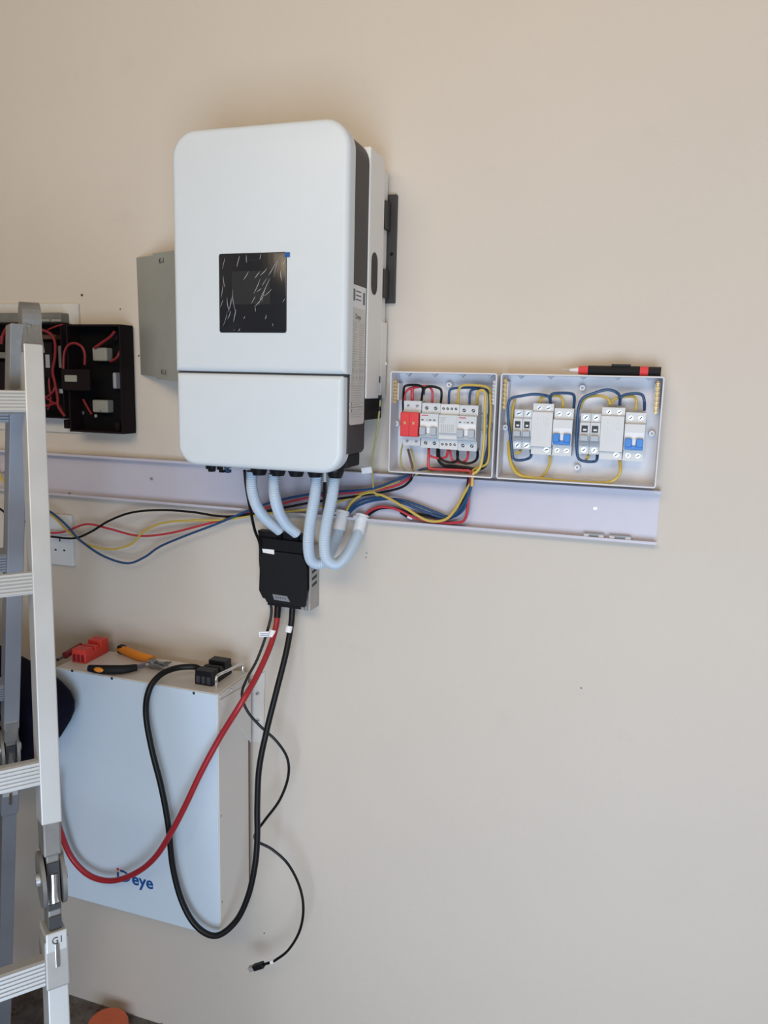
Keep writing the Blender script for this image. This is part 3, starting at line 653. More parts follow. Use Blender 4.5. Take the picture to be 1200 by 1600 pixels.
# ------------------------------------------------------------------ fuse box
FY = -.055
F = lambda x, y, Y=FY: at(400+x/8.42, 820+y/8.42, Y)
fb = thing('fuse_box', 'black plastic fuse box below the inverter with a white sticker', 'fuse box', F(350, 1100, -.03))
sil = [F(5, 80), F(640, 150), F(690, 560), F(690, 1040), F(672, 1140), F(135, 1062), F(135, 985), F(72, 972), F(22, 870), F(40, 300)]
bm = BM(); prism(bm, [p+V((0, .006, 0)) for p in sil], (0, .020, 0)); finish('base_shell', bm, 'blk_plastic', fb)
bm = BM(); prism(bm, [F(75, 330), F(600, 395), F(665, 560), F(672, 900), F(640, 1085), F(150, 1020), F(90, 930), F(50, 850), F(45, 420)], (0, .008, 0)); cv = finish('cover', bm, 'blk_matte', fb)
bm = BM(); prism(bm, [F(40, 165, FY-.002), F(625, 235, FY-.002), F(600, 380, FY), F(80, 320, FY)], (0, .008, 0)); finish('handle_flap', bm, 'blk_plastic', fb)
bm = BM(); prism(bm, [F(80, 315, FY-.003), F(235, 330, FY-.003), F(238, 390, FY-.003), F(92, 365, FY-.003)], (0, .002, 0)); finish('white_sticker', bm, 'tag_white', fb)
bm = BM(); prism(bm, [F(215, 912, FY-.0012), F(405, 940, FY-.0012), F(448, 1018, FY-.0012), F(238, 985, FY-.0012)], (0, .0012, 0)); st = finish('silver_sticker', bm, 'silver_sticker', fb)
bm = BM()
for k in range(5): obox(bm, F(265+k*30, 955+k*4, FY-.0014), V((.0012, 0, 0)), V((0, .0001, 0)), V((0, 0, .002)))
finish('print', bm, 'print_dark', st)
# grey metal flank
q = [F(690, 540), F(690, 1040), F(668, 1160)]
xr = F(690, 800).x
bm = BM(); bt, bb = F(685, 300), F(678, 1150)
box(bm, xr-.020, xr+.001, FY+.006, -.0005, bb.z, bt.z, .001); fl = finish('metal_flank', bm, 'grey_metal', fb)
for yy in (612, 700, 785):
    p = atx(400+768/8.42, 820+yy/8.42, xr+.001); bm = BM()
    prism(bm, [V((xr+.0008, p.y-.012, p.z-.003)), V((xr+.0008, p.y+.012, p.z+.0000)), V((xr+.0008, p.y+.012, p.z+.006)), V((xr+.0008, p.y-.012, p.z+.003))], (.0006, 0, 0)); finish('vent_slot', bm, 'seam_dark', fl)
bm = BM(); box(bm, F(30, 300).x+.006, xr-.02, FY+.024, -.0005, bb.z+.004, bt.z-.004); finish('rear_shell', bm, 'blk_matte', fb)
screw(fb, F(645, 1090, FY+.005), .004); 
for px, py in ((437, 829), (463, 834)):
    p = at(px, py, -.04); bm = BM(); cyl(bm, at(px-4, py-8, -.07), at(px+2, py+12, -.045), .0072, None, 12); finish('cable_core', bm, 'w_black', fb, True)

# ------------------------------------------------------------------ battery
AX0, AX1, AZ0, AZ1, AYF, AYB = -.9234, -.5182, .4388, .9937, -.160, -.028
bt = thing('wall_battery', 'white wall battery cabinet with blue logo under its lower edge', 'battery', ((AX0+AX1)/2, -.09, AZ0))
bt['label'] = 'large white wall battery cabinet with a blue logo and tools on top'
bm = BM(); box(bm, AX0, AX1, AYF+.002, AYB, AZ0, AZ1, .0015); finish('case', bm, 'batt_side_bounce', bt)
bm = BM(); box(bm, AX0+.0005, AX1-.0015, AYF-.0005, AYF+.003, AZ0+.0005, AZ1-.0015, .001); fpn = finish('front_panel', bm, 'batt_white', bt)
for px, py in ((113, 1048), (175, 1060), (237, 1071), (303, 1083)):
    p = at(px, py, AYF); screw(bt, (p.x, AYF-.0005, p.z), .0032, m='dark_slot', h=.001)
for px, py in ((346, 1274), (346, 1410), (346, 1140)):
    p = atx(px, py, AX1); screw(bt, (AX1, AYF+.008, p.z), .0026, (1, 0, 0), 'grey_metal', h=.001)
bm = BM(); box(bm, AX1-.001, AX1+.0012, AYB-.001, AYB+.002, AZ0+.03, AZ1-.12); finish('rear_seam', bm, 'w_brown', bt)
bm = BM(); box(bm, AX0+.02, AX1-.02, AYB, -.0005, AZ0+.10, AZ1-.05); finish('hanger_plate', bm, 'batt_side_bounce', bt)
# handle bail
h0, h1 = atz(338, 1075, AZ1), atz(379, 1054, AZ1); H = V((0, 0, .026))
bm = BM(); tube(bm, [h0, h0+H*.5, h0+H*.85, h0+H+(h1-h0)*.10, h0+H+(h1-h0)*.5, h1+H-(h1-h0)*.10, h1+H*.85, h1+H*.5, h1], .0032, 10, 5); finish('handle', bm, 'chrome', bt, True)['label'] = 'chrome wire handle'
# wall bracket at the right
wp = [at(391, 1058, -.003), at(414, 1050, -.003), at(411, 1162, -.003), at(391, 1158, -.003)]
bm = BM(); prism(bm, wp, (0, .0025, 0)); bk = finish('wall_bracket', bm, 'batt_side_bounce', bt)
for px, py in ((403, 1083), (403, 1125)): screw(bt, at(px, py, -.003), .0055, m='zinc', h=.003)
bm = BM(); prism(bm, [atx(343, 1094, AX1+.0005), atx(391, 1066, AX1+.0005), atx(391, 1160, AX1+.0005)], (.0018, 0, 0)); finish('bracket_gusset', bm, 'batt_side_bounce', bt)
bm = BM(); tube(bm, [V((AX1+.002, AYF+.006, AZ1-.006)), V((AX1+.002, AYF+.03, AZ1-.004)), V((AX1+.002, -.03, AZ1-.004))], .0016, 6); finish('bracket_edge', bm, 'batt_side_bounce', bt, True)
for px, py in ((362, 1078), (380, 1062)): screw(bt, atz(px, py, AZ1) if px < 370 else at(px, py, -.03), .003, (0, 0, 1), 'zinc')
# logo
ly = AYF-.0007
lg = at(183, 1376, ly); ex = at(205.5, 1380, ly)
bm = BM(); box(bm, lg.x, lg.x+.0055, ly, ly+.0002, lg.z, lg.z+.022)
cx, cz = lg.x+.008, lg.z+.0135; ro, ri = .0270, .0215
pts = []
N = 16
hh = .0300
for k in range(N+1):
    a = -math.pi/2+math.pi*k/N; pts.append(V((lg.x+.009+.0270*max(0, math.cos(a)), ly, lg.z+hh/2+hh/2*math.sin(a))))
inn = []
for k in range(N+1):
    a = math.pi/2-math.pi*k/N; inn.append(V((lg.x+.009+.0212*max(0, math.cos(a)), ly, lg.z+hh/2+(hh/2-.005)*math.sin(a))))
pts = pts+inn
bv = [bm.verts.new(p) for p in pts[:N+1]]; bi = [bm.verts.new(p) for p in inn[::-1]]
for k in range(N): bm.faces.new((bv[k], bv[k+1], bi[k+1], bi[k]))
finish('logo_letter_d', bm, 'logo_blue', fpn)
bm = BM(); cyl(bm, (lg.x+.003, ly+.0002, lg.z+.0290), (lg.x+.003, ly, lg.z+.0290), .0036, None, 14); finish('logo_dot', bm, 'logo_red', fpn)
def logo_text():
    o = text('eye', .040, (ex.x+.001, ly, ex.z-.001), (1, 0, 0), (0, 0, 1), 'logo_blue', fpn, 'logo_lettering', bold=.0009)
logo_text()
# ------------------------------------------------------------------ heavy cables
def heavy(pts, m, label, r, sleeves):
    t = thing('battery_cable', label, 'cable', at(*pts[0]))
    bm = BM(); tube(bm, [at(*p) for p in pts], r, 12, 8); finish('sheath', bm, m, t, True)
    for a, b, mm, rr in sleeves:
        bm = BM(); cyl(bm, at(*a), at(*b), rr, None, 14); finish('sleeve' if mm == 'w_black' else 'white_marker', bm, mm, t, True)
    return t
rc_ = heavy([(433, 950, -.035), (432, 975, -.045), (422, 1010, -.075), (402, 1055, -.125), (378, 1097, -.175), (345, 1150, -.185), (315, 1205, -.20), (290, 1258, -.208), (268, 1300, -.212), (242, 1340, -.208), (212, 1364, -.20), (175, 1376, -.19), (140, 1368, -.19), (112, 1340, -.19), (95, 1300, -.20), (84, 1262, -.21), (82, 1225, -.22)], 'w_redcable', 'thick red cable from the fuse box sweeping across the battery front', .0062,
      [((434.5, 945, -.033), (433, 965, -.040), 'w_black', .0072), ((426.5, 985, -.056), (424, 996, -.062), 'tag_white', .0075)])
bm = BM(); obox(bm, at(414, 991, -.062), V((.0115, .004, .001)), V((0, .0004, 0)), V((-.001, 0, .0055))); mt = finish('cable_tag', bm, 'tag_white', rc_)
bm = BM()
for dz in (-.003, .001): obox(bm, at(413, 991, -.0635)+V((0, 0, dz)), V((.008, .003, .0005)), V((0, .0003, 0)), V((0, 0, .0008)))
finish('print', bm, 'tag_print', mt)
heavy([(457, 948, -.035), (455, 975, -.040), (447, 1020, -.060), (432, 1080, -.085), (417, 1140, -.105), (405, 1200, -.12), (402, 1260, -.13), (402, 1310, -.14), (398, 1355, -.15), (387, 1402, -.16), (368, 1440, -.17), (338, 1462, -.185), (308, 1448, -.19), (285, 1410, -.19), (270, 1355, -.19), (263, 1290, -.19), (252, 1230, -.19), (237, 1170, -.19), (228, 1115, -.185), (233, 1078, -.18), (250, 1055, -.155), (275, 1044, -.12), (302, 1042, -.10), (315, 1046, -.10)], 'w_black', 'thick black cable hanging in a deep loop from fuse box to battery top', .0064,
      [((452.5, 978, -.043), (450.5, 988, -.047), 'tag_white', .0080)])
# ------------------------------------------------------------------ things on the battery
def terminal_block(name, label, pa, pb, w, m, holes):
    A, B = atz(*pa, AZ1), atz(*pb, AZ1); d = (B-A); L = d.length; d.normalize(); s = V((d.y, -d.x, 0))
    t = thing(name, label, 'terminal block', (A+B)/2); Z = V((0, 0, 1)); c = (A+B)/2
    bm = BM(); obox(bm, c+Z*.011, d*L/2, s*w/2, Z*.0108, .001); bs = finish('base', bm, m, t)
    bm = BM()
    for k, (f, l, h) in enumerate(((.17, .17, .030), (.50, .08, .028), (.83, .17, .034))):
        bm2 = BM(); obox(bm2, A+d*L*f+Z*(h/2+.001), d*L*l*.94, s*w/2*.98, Z*(h/2), .001); finish('tower', bm2, m, t)
    bm.free()
    for k in range(3):
        bm = BM(); p = A-d*.0003+s*w*(.3*(k-1)); obox(bm, p+Z*.012, d*.0006, s*w*.10, Z*.008); finish('port', bm, holes, t)
    return t
terminal_block('terminal_block', 'red plastic terminal block on the battery top', (123, 1036), (160, 1017), .036, 'red_block', 'w_redold')
terminal_block('terminal_block', 'black plastic terminal block with cable on the battery top', (318, 1071), (349, 1050), .042, 'blk_plastic', 'dark_slot')
# pliers
pz = AZ1+.0112
P = lambda x, y, z=pz: atz(x, y, z)
pt = thing('pliers', 'cutting pliers with orange and black handles on the battery', 'pliers', P(215, 1040, AZ1))
def grip(pts, rad, m, name, parent):
    bm = BM(); Q = spline([P(*p) for p in pts], 8); n = len(Q)
    sweep(bm, Q, lambda i: rad*(.72+.28*math.sin(math.pi*min(1, (i+1)/n*.98))), 12); return finish(name, bm, m, parent, True)
g1 = grip([(188, 1014), (200, 1018), (218, 1025), (240, 1030)], .0105, 'orange', 'handle', pt)
g2 = grip([(139, 1044), (160, 1046), (190, 1046), (214, 1043)], .0100, 'blk_matte', 'handle', pt)
bm = BM(); bmesh.ops.create_uvsphere(bm, u_segments=16, v_segments=10, radius=1, matrix=Matrix.Translation(P(157, 1045, pz+.0030)+V((0, -.006, 0))) @ Matrix.Diagonal((.012, .005, .0055, 1))); finish('orange_inlay', bm, 'orange', g2)
bm = BM(); obox(bm, P(190, 1014, pz), (P(194, 1015)-P(186, 1013))*.5, V((0, .009, 0)), V((0, 0, .009)), .003); finish('black_tip', bm, 'blk_matte', g1)
bm = BM(); tube(bm, [P(212, 1043), P(228, 1039), P(240, 1040), P(250, 1043)], .0055, 8, 6); tube(bm, [P(236, 1030), P(242, 1035), P(252, 1038), P(262, 1037)], .0055, 8, 6)
hd = finish('jaws', bm, 'tool_steel', pt, True)
bm = BM(); p = P(238, 1037, pz); cyl(bm, p-V((0, 0, .006)), p+V((0, 0, .0065)), .010, None, 16); finish('pivot', bm, 'tool_steel', pt)
for a, b in (((250, 1043), (259, 1047)), ((260, 1037), (268, 1034))):
    bm = BM(); cyl(bm, P(*a), P(*b), .005, .0012, 8); finish('jaw_tip', bm, 'tool_steel', pt)
sd = thing('small_screwdriver', 'small screwdriver with dark red handle behind the red block', 'screwdriver', P(100, 1026, AZ1))
bm = BM(); cyl(bm, P(90, 1031, AZ1+.006), P(104, 1023, AZ1+.006), .0035, None, 8); finish('shaft', bm, 'tool_steel', sd, True)
bm = BM(); cyl(bm, P(102, 1024, AZ1+.008), P(126, 1008, AZ1+.008), .008, .006, 12); finish('handle', bm, 'w_redold', sd, True)

# ------------------------------------------------------------------ screwdriver on the wider box
z = BZ1+.0085; yy = -.040
S = lambda px: V((at(px, 578, yy).x, yy, z))
sv = thing('voltage_tester', 'red and black voltage tester screwdriver lying on the wider breaker box', 'screwdriver', S(960)-V((0, 0, .0085)))
bm = BM(); cyl(bm, S(878), S(905), .0014, None, 8); finish('tip', bm, 'chrome', sv, True)
bm = BM(); cyl(bm, S(890), S(905), .0022, .005, 12); finish('ferrule', bm, 'dev_white', sv, True)
for a, b, m, r, nm in ((904, 919, 'red_dev', .0083, 'red_collar'), (919, 1000, 'blk_matte', .0085, 'grip'), (1000, 1013, 'red_dev', .0085, 'red_band'), (1013, 1033, 'blk_plastic', .0080, 'end_cap')):
    bm = BM(); cyl(bm, S(a), S(b), r*(.85 if a == 904 else 1), r, 8); finish(nm, bm, m, sv)
bm = BM(); box(bm, S(955).x, S(985).x, yy-.003, yy+.003, z+.007, z+.0115, .001); finish('pocket_clip', bm, 'blk_plastic', sv)

# ------------------------------------------------------------------ socket
so = thing('wall_socket', 'white three-pin wall socket half hidden behind the ladder', 'socket', at(93, 887, 0))
p1, p2 = at(111, 806, -.010), at(110, 885, -.010)
bm = BM(); rslab(bm, p1.x-.086, p1.x, p2.z, p1.z, .003, -.010, -.0005, .002, 3, 2); finish('face_plate', bm, 'socket_white', so)
for px, py, w_, h_ in ((93.5, 844, .002, .0035), (87, 859, .0028, .0022), (100.5, 860, .0028, .0022)):
    p = at(px, py, -.010); bm = BM(); rslab(bm, p.x-w_, p.x+w_, p.z-h_, p.z+h_, .0015, -.0104, -.0098); finish('pin_hole', bm, 'dark_slot', so)
bm = BM(); p = at(108, 830, -.01); box(bm, p1.x-.07, p1.x-.012, -.0106, -.0099, p.z-.0006, p.z+.0004); finish('plate_groove', bm, 'dev_mid', so)

# ------------------------------------------------------------------ old black distribution boxes
bp_ = tag(finish('backing_board', (lambda b: (box(b, -1.55, at(123, 500, -.006).x, -.007, -.0005, at(125, 677, -.006).z, at(123, 474, -.006).z, .001), b)[1])(BM()), 'board_white'), 'chipped white board on the wall behind the black boxes', 'board')
DX0, DX1, DZ0, DZ1 = -.947, -.8065, 1.5055, 1.739
db = thing('junction_box', 'open black junction box right of the ladder, next to the grey plate', 'junction box', (DX0, -.03, DZ0))
def tray(t, x0, x1, z0, z1, yf, m, th=.003, m2=None):
    bm = BM(); box(bm, x0, x1, -.010, -.0075, z0, z1); finish('back_plate', bm, m, t)
    for nm, a in (('left_side', (x0, x0+th, yf, -.0075, z0, z1)), ('right_side', (x1-th, x1, yf, -.0075, z0, z1)), ('top_side', (x0+th, x1-th, yf, -.0075, z1-th, z1)), ('bottom_side', (x0+th, x1-th, yf, -.0075, z0, z0+th))):
        bm = BM(); box(bm, *a); finish(nm, bm, m2 or m, t)
tray(db, DX0, DX1, DZ0, DZ1, -.052, 'db_black', .004, 'blk_purple')
c3 = lambda x, y: (x/4., 440+y/4.)
bm = BM(); a, b = at(*c3(378, 545), -.064), at(*c3(560, 685), -.064); box(bm, a.x, b.x, -.064, -.0535, b.z, a.z, .003); ctr = finish('relay_body', bm, 'blk_purple', db)
bm = BM(); a, b = at(*c3(400, 583), -.067), at(*c3(478, 628), -.067); box(bm, a.x, b.x, -.067, -.063, b.z, a.z, .002); finish('pale_tab', bm, 'old_tab', ctr)
for (x0, y0, x1, y1) in ((580, 412, 672, 497), (580, 738, 678, 820), (706, 568, 730, 670)):
    bm = BM(); a, b = at(*c3(x0, y0), -.03), at(*c3(x1, y1), -.03); box(bm, a.x, b.x, -.033, -.010, b.z, a.z, .003); finish('terminal_lug', bm, 'old_tab' if x0 < 700 else 'dev_shade', db)
for x, y, r in ((517, 820, .0045), (625, 805, .003), (600, 840, .004)): screw(db, at(*c3(x, y), -.034 if x > 560 else -.012), r, m='zinc')
for (x, y) in ((735, 340), (748, 905), (430, 890)):
    bm = BM(); p = at(*c3(x, y), -.02); box(bm, p.x-.006, p.x+.006, -.03, -.010, p.z-.010, p.z+.010, .002); finish('mounting_boss', bm, 'blk_purple', db)
def w3(pts, Y, m, label, r=.0028): return wire([c3(p[0], p[1]) for p in pts], Y, m, label, r)
w3([(398, 545), (402, 450), (425, 400), (465, 385), (510, 405), (530, 450), (530, 520)], -.058, 'w_redold', 'red wire bent into a hoop at the box joint')
w3([(590, 415), (640, 380), (690, 345), (718, 310)], -.036, 'w_redold', 'stubby red wire pointing up to the box corner', .0032)
w3([(690, 500), (730, 475), (752, 430)], -.030, 'w_redold', 'short dull red wire at the right inside the black box')
w3([(520, 735), (550, 790), (575, 830)], -.020, 'w_redold', 'red wire low inside the right black box')
LX0, LX1 = -1.32, at(*c3(412, 700), -.04).x
lz0, lz1 = at(*c3(300, 850), -.035).z, at(*c3(300, 260), -.035).z
lb = thing('fuse_board', 'old black fuse board full of red wires behind the ladder top', 'fuse board', (LX1, -.03, lz0))
tray(lb, LX0, LX1-.002, lz0, lz1, -.044, 'db_black', .003, 'blk_purple')
a, b = at(*c3(200, 195), -.03), at(*c3(388, 235), -.03)
bm = BM(); box(bm, LX0, b.x, -.034, -.007, lz1+.001, a.z, .002); finish('top_strip', bm, 'board_grey', lb)
for x0, x1 in ((258, 312), (322, 382)):
    bm = BM(); a, b = at(*c3(x0, 236), -.045), at(*c3(x1, 250), -.045); box(bm, a.x, b.x, -.047, -.044, b.z, a.z, .001); finish('white_tab', bm, 'old_tab', lb)
for x0, y0, x1, y1, m, yv in ((245, 380, 330, 600, 'blk_purple', -.038), (280, 455, 310, 540, 'dev_shade', -.040), (235, 450, 260, 475, 'old_tab', -.042), (360, 400, 400, 540, 'board_grey', -.030), (365, 670, 402, 700, 'dev_shade', -.036), (250, 330, 345, 360, 'w_brown', -.030), (-60, 440, 90, 480, 'board_grey', -.030), (-60, 500, 90, 680, 'blk_purple', -.034)):
    bm = BM(); a, b = at(*c3(x0, y0), yv), at(*c3(x1, y1), yv); box(bm, a.x, b.x, yv, -.010, b.z, a.z, .0015); finish('switch_module', bm, m, lb)
w3([(215, 305), (265, 303), (320, 330), (345, 390), (342, 480), (330, 560), (345, 640), (360, 720), (365, 780), (405, 840)], -.048, 'w_redold', 'long red wire bending down beside the ladder rail', .0032)
w3([(300, 300), (350, 280), (392, 268)], -.044, 'w_redold', 'thin dark red wire at the upper edge of the fuse board', .002)
w3([(250, 770), (300, 775), (355, 760), (380, 790), (400, 835)], -.040, 'w_redold', 'red wire lying low across the fuse board', .0026)
w3([(255, 700), (290, 720), (330, 690), (345, 650)], -.038, 'w_redold', 'red wire curling in the lower half of the fuse board', .0024)
w3([(262, 760), (275, 720), (310, 740), (350, 770)], -.034, 'w_redold', 'dull red wire bundled at the lower fuse board', .0024)
w3([(10, 390), (20, 330), (50, 280), (90, 265)], -.046, 'w_redold', 'red wire at the photo edge, left of the ladder top', .0032)
w3([(-5, 370), (15, 340), (40, 320), (60, 280)], -.042, 'w_redold', 'second red wire at the photo edge, left of the ladder top', .0032)
w3([(310, 560), (308, 640), (318, 740), (300, 800)], -.030, 'w_redold', 'dark red wire running straight down inside the fuse board', .0024)
# wires and a white bit at the far left, in and under the trunking
wire([(-30, 720), (-5, 735), (4, 750), (15, 765), (30, 778)], -.045, 'w_yellow', 'yellow wire at the photo edge below the trunking', .0035)
wire([(-30, 775), (0, 795), (14, 805), (40, 815)], -.03, 'w_black', 'dark wire left of the ladder under the trunking', .0025)
t = thing('trunking_offcut', 'pale plastic offcut standing in the trunking at the photo edge', 'offcut', at(5, 735, -.02))
bm = BM(); prism(bm, [at(-6, 740, -.028), at(14, 708, -.028), at(15, 728, -.028), at(2, 740, -.028)], (0, .02, 0)); finish('shell', bm, 'trunk_white', t)

# ------------------------------------------------------------------ ladder
ang = math.radians(40); E = V((math.sin(ang), math.cos(ang), 0)); Nn = V((math.cos(ang), -math.sin(ang), 0)); th = math.radians(16)
P0 = V((-.652, -.482, 1.587))
Df = (Nn*math.sin(th)+E*math.sin(math.radians(-2.7))+V((0, 0, -math.cos(th)))).normalized()
Dr = (-Nn*math.sin(th)+E*math.sin(math.radians(-2.0))+V((0, 0, -math.cos(th)))).normalized()
AP = P0-Df*.135
LW = .36
ld = thing('folding_ladder', 'aluminium folding ladder standing open at the left, hinged at the top', 'ladder', V((-.75, -.45, 0)))
def rail(a, b, d, m, we=.0140, wn=.030, name='rail'):
    nn = d.cross(E).normalized(); e2 = nn.cross(d).normalized(); bm = BM()
    if e2.dot(E) < 0: e2 = -e2
    obox(bm, (a+b)/2, e2*we, nn*wn, d*((b-a).length/2), .0018); return finish(name, bm, m, ld)
def rung(c, d, m):
    nn = d.cross(E).normalized()
    if nn.dot(Nn) < 0: nn = -nn
    prof = [(-.015, -.016), (-.015, .016), (.010, .016)]
    for k in range(6):
        z = .0135-k*.0054; prof += [(.0150, z), (.0150, z-.0030), (.0128, z-.0032), (.0128, z-.0052)]
    prof += [(.010, -.0185), ]
    bm = BM(); prism(bm, [c-E*.013+nn*a-d*b for a, b in prof], -E*(LW-.026)); return finish('rung', bm, m, ld)
def foot_t(a, d): return (a.z)/(-d.z)
tF = foot_t(P0, Df)
for k, off in enumerate((0, -LW)):
    o = E*off
    rail(P0-Df*.085+o, P0+Df*.640+o, Df, 'aluminium')
    rail(P0+Df*.800+o, P0+Df*(tF-.03)+o, Df, 'aluminium')
    bm = BM(); c = P0+Df*(tF-.022)+o; obox(bm, c, E*.018, Nn*.034, V((0, 0, .021)), .004); finish('rubber_foot', bm, 'blk_matte', ld)
    ro = o-E*(.016 if k == 0 else -.016)
    tR = foot_t(AP, Dr)
    rail(AP+Dr*.09+ro, AP+Dr*.79+ro, Dr, 'alu_dull', .0135, .028)
    rail(AP+Dr*.93+ro, AP+Dr*(tR-.03)+ro, Dr, 'alu_dull', .0135, .028)
    bm = BM(); c = AP+Dr*(tR-.022)+ro; obox(bm, c, E*.018, Nn*.032, V((0, 0, .021)), .004); finish('rubber_foot', bm, 'blk_matte', ld)
    # top hinge: two tapered plates around a disc
    bm = BM()
    for sgn, D_ in ((1, Df), (-1, Dr)):
        nn = D_.cross(E).normalized()
        for ee in (-.011, .011):
            c0 = AP+o+E*ee; prism(bm, [c0-nn*.020-D_*.012, c0+nn*.020-D_*.012, c0+nn*.028+D_*.075, c0-nn*.028+D_*.075], E*.003)
    hg = finish('top_hinge', bm, 'hinge_steel', ld)
    bm = BM(); cyl(bm, AP+o-E*.014, AP+o+E*.014, .026, None, 20); finish('hinge_barrel', bm, 'hinge_steel', hg)
    bm = BM()
    nn = Df.cross(E).normalized(); e2 = E
    c = AP+o; f_ = Nn*.030
    prism(bm, [c+f_*.55-E*.010-Df*.012, c+f_*.55+E*.010-Df*.012, c+f_+E*.016+Df*.055, c+f_-E*.016+Df*.055], -Nn*.02); finish('hinge_cover', bm, 'hinge_steel', hg)
    bm = BM(); c = AP+Dr*.135+ro+Nn*.0295; obox(bm, c, E*.0015, Nn*.0006, Dr*.022); finish('hinge_slot', bm, 'chrome', hg)
    bm = BM(); obox(bm, AP+Dr*.08+ro, E*.0155, Nn*.030, Dr*.07, .002); finish('rear_sleeve', bm, 'hinge_steel', hg)
    # middle hinge, front frame
    for (base, D_, tm, oo, sc, ma) in ((P0, Df, .722, o, 1., 'hinge_steel'), (AP, Dr, .857, ro, .95, 'hinge_steel')):
        nn = D_.cross(E).normalized(); nn = nn if nn.dot(Nn) > 0 else -nn
        c = base+D_*tm+oo
        bm = BM(); obox(bm, c+D_*.02, E*.009, nn*.024, D_*.115, .002); mh = finish('lock_hinge', bm, ma, ld)
        for ee in (-1, 1):
            bm = BM(); cyl(bm, c+E*ee*.011, c+E*ee*.0165, .040*sc, None, 24); finish('hinge_disc', bm, ma, mh, True)
            bm = BM(); cyl(bm, c+E*ee*.0165, c+E*ee*.0215, .009, None, 12); finish('hinge_bolt', bm, 'zinc', mh, True)
        bm = BM(); obox(bm, c-D_*.062, E*.0125, nn*.029, D_*.026, .003); finish('upper_socket', bm, ma, mh)
        bm = BM(); obox(bm, c+D_*.112, E*.0165, nn*.033, D_*.034, .003); finish('lower_sleeve', bm, 'sleeve_grey' if base is P0 else 'alu_dull', mh)
        bm = BM(); obox(bm, c+D_*.082, E*.0145, nn*.0335, D_*.014, .002); finish('lock_plate', bm, 'aluminium', mh)
        bm = BM(); cyl(bm, c-D_*.010+nn*.022, c+D_*.030+nn*.022, .0075, None, 12); finish('lock_pin', bm, 'chrome', mh, True)
        for tt, hh_ in ((-.018, .008), (.058, .009), (.036, .004)):
            bm = BM(); obox(bm, c+D_*tt+nn*.0255, E*.0085, nn*.001, D_*hh_); finish('lock_gap', bm, 'dark_slot', mh)
        bm = BM(); obox(bm, c+D_*.10+nn*.0345, E*.0028, nn*.001, D_*.016, .0005); finish('lock_slot', bm, 'chrome', mh)
for k in range(6):
    t_ = .28*k
    if P0.z+Df.z*t_ > .1: rung(P0+Df*t_+Nn*.012, Df, 'aluminium')
for k in range(6):
    t_ = .15+.28*k
    if AP.z+Dr.z*t_ > .1: rung(AP+Dr*t_-E*.016+Nn*.0, Dr, 'alu_dull')
nn = Df.cross(E).normalized(); nn = nn if nn.dot(Nn) > 0 else -nn; p = P0+Df*.806+nn*.0340-E*.003
text('G1', .013, p-E*.004, E, -Df, 'ink', ld, 'pencil_mark')

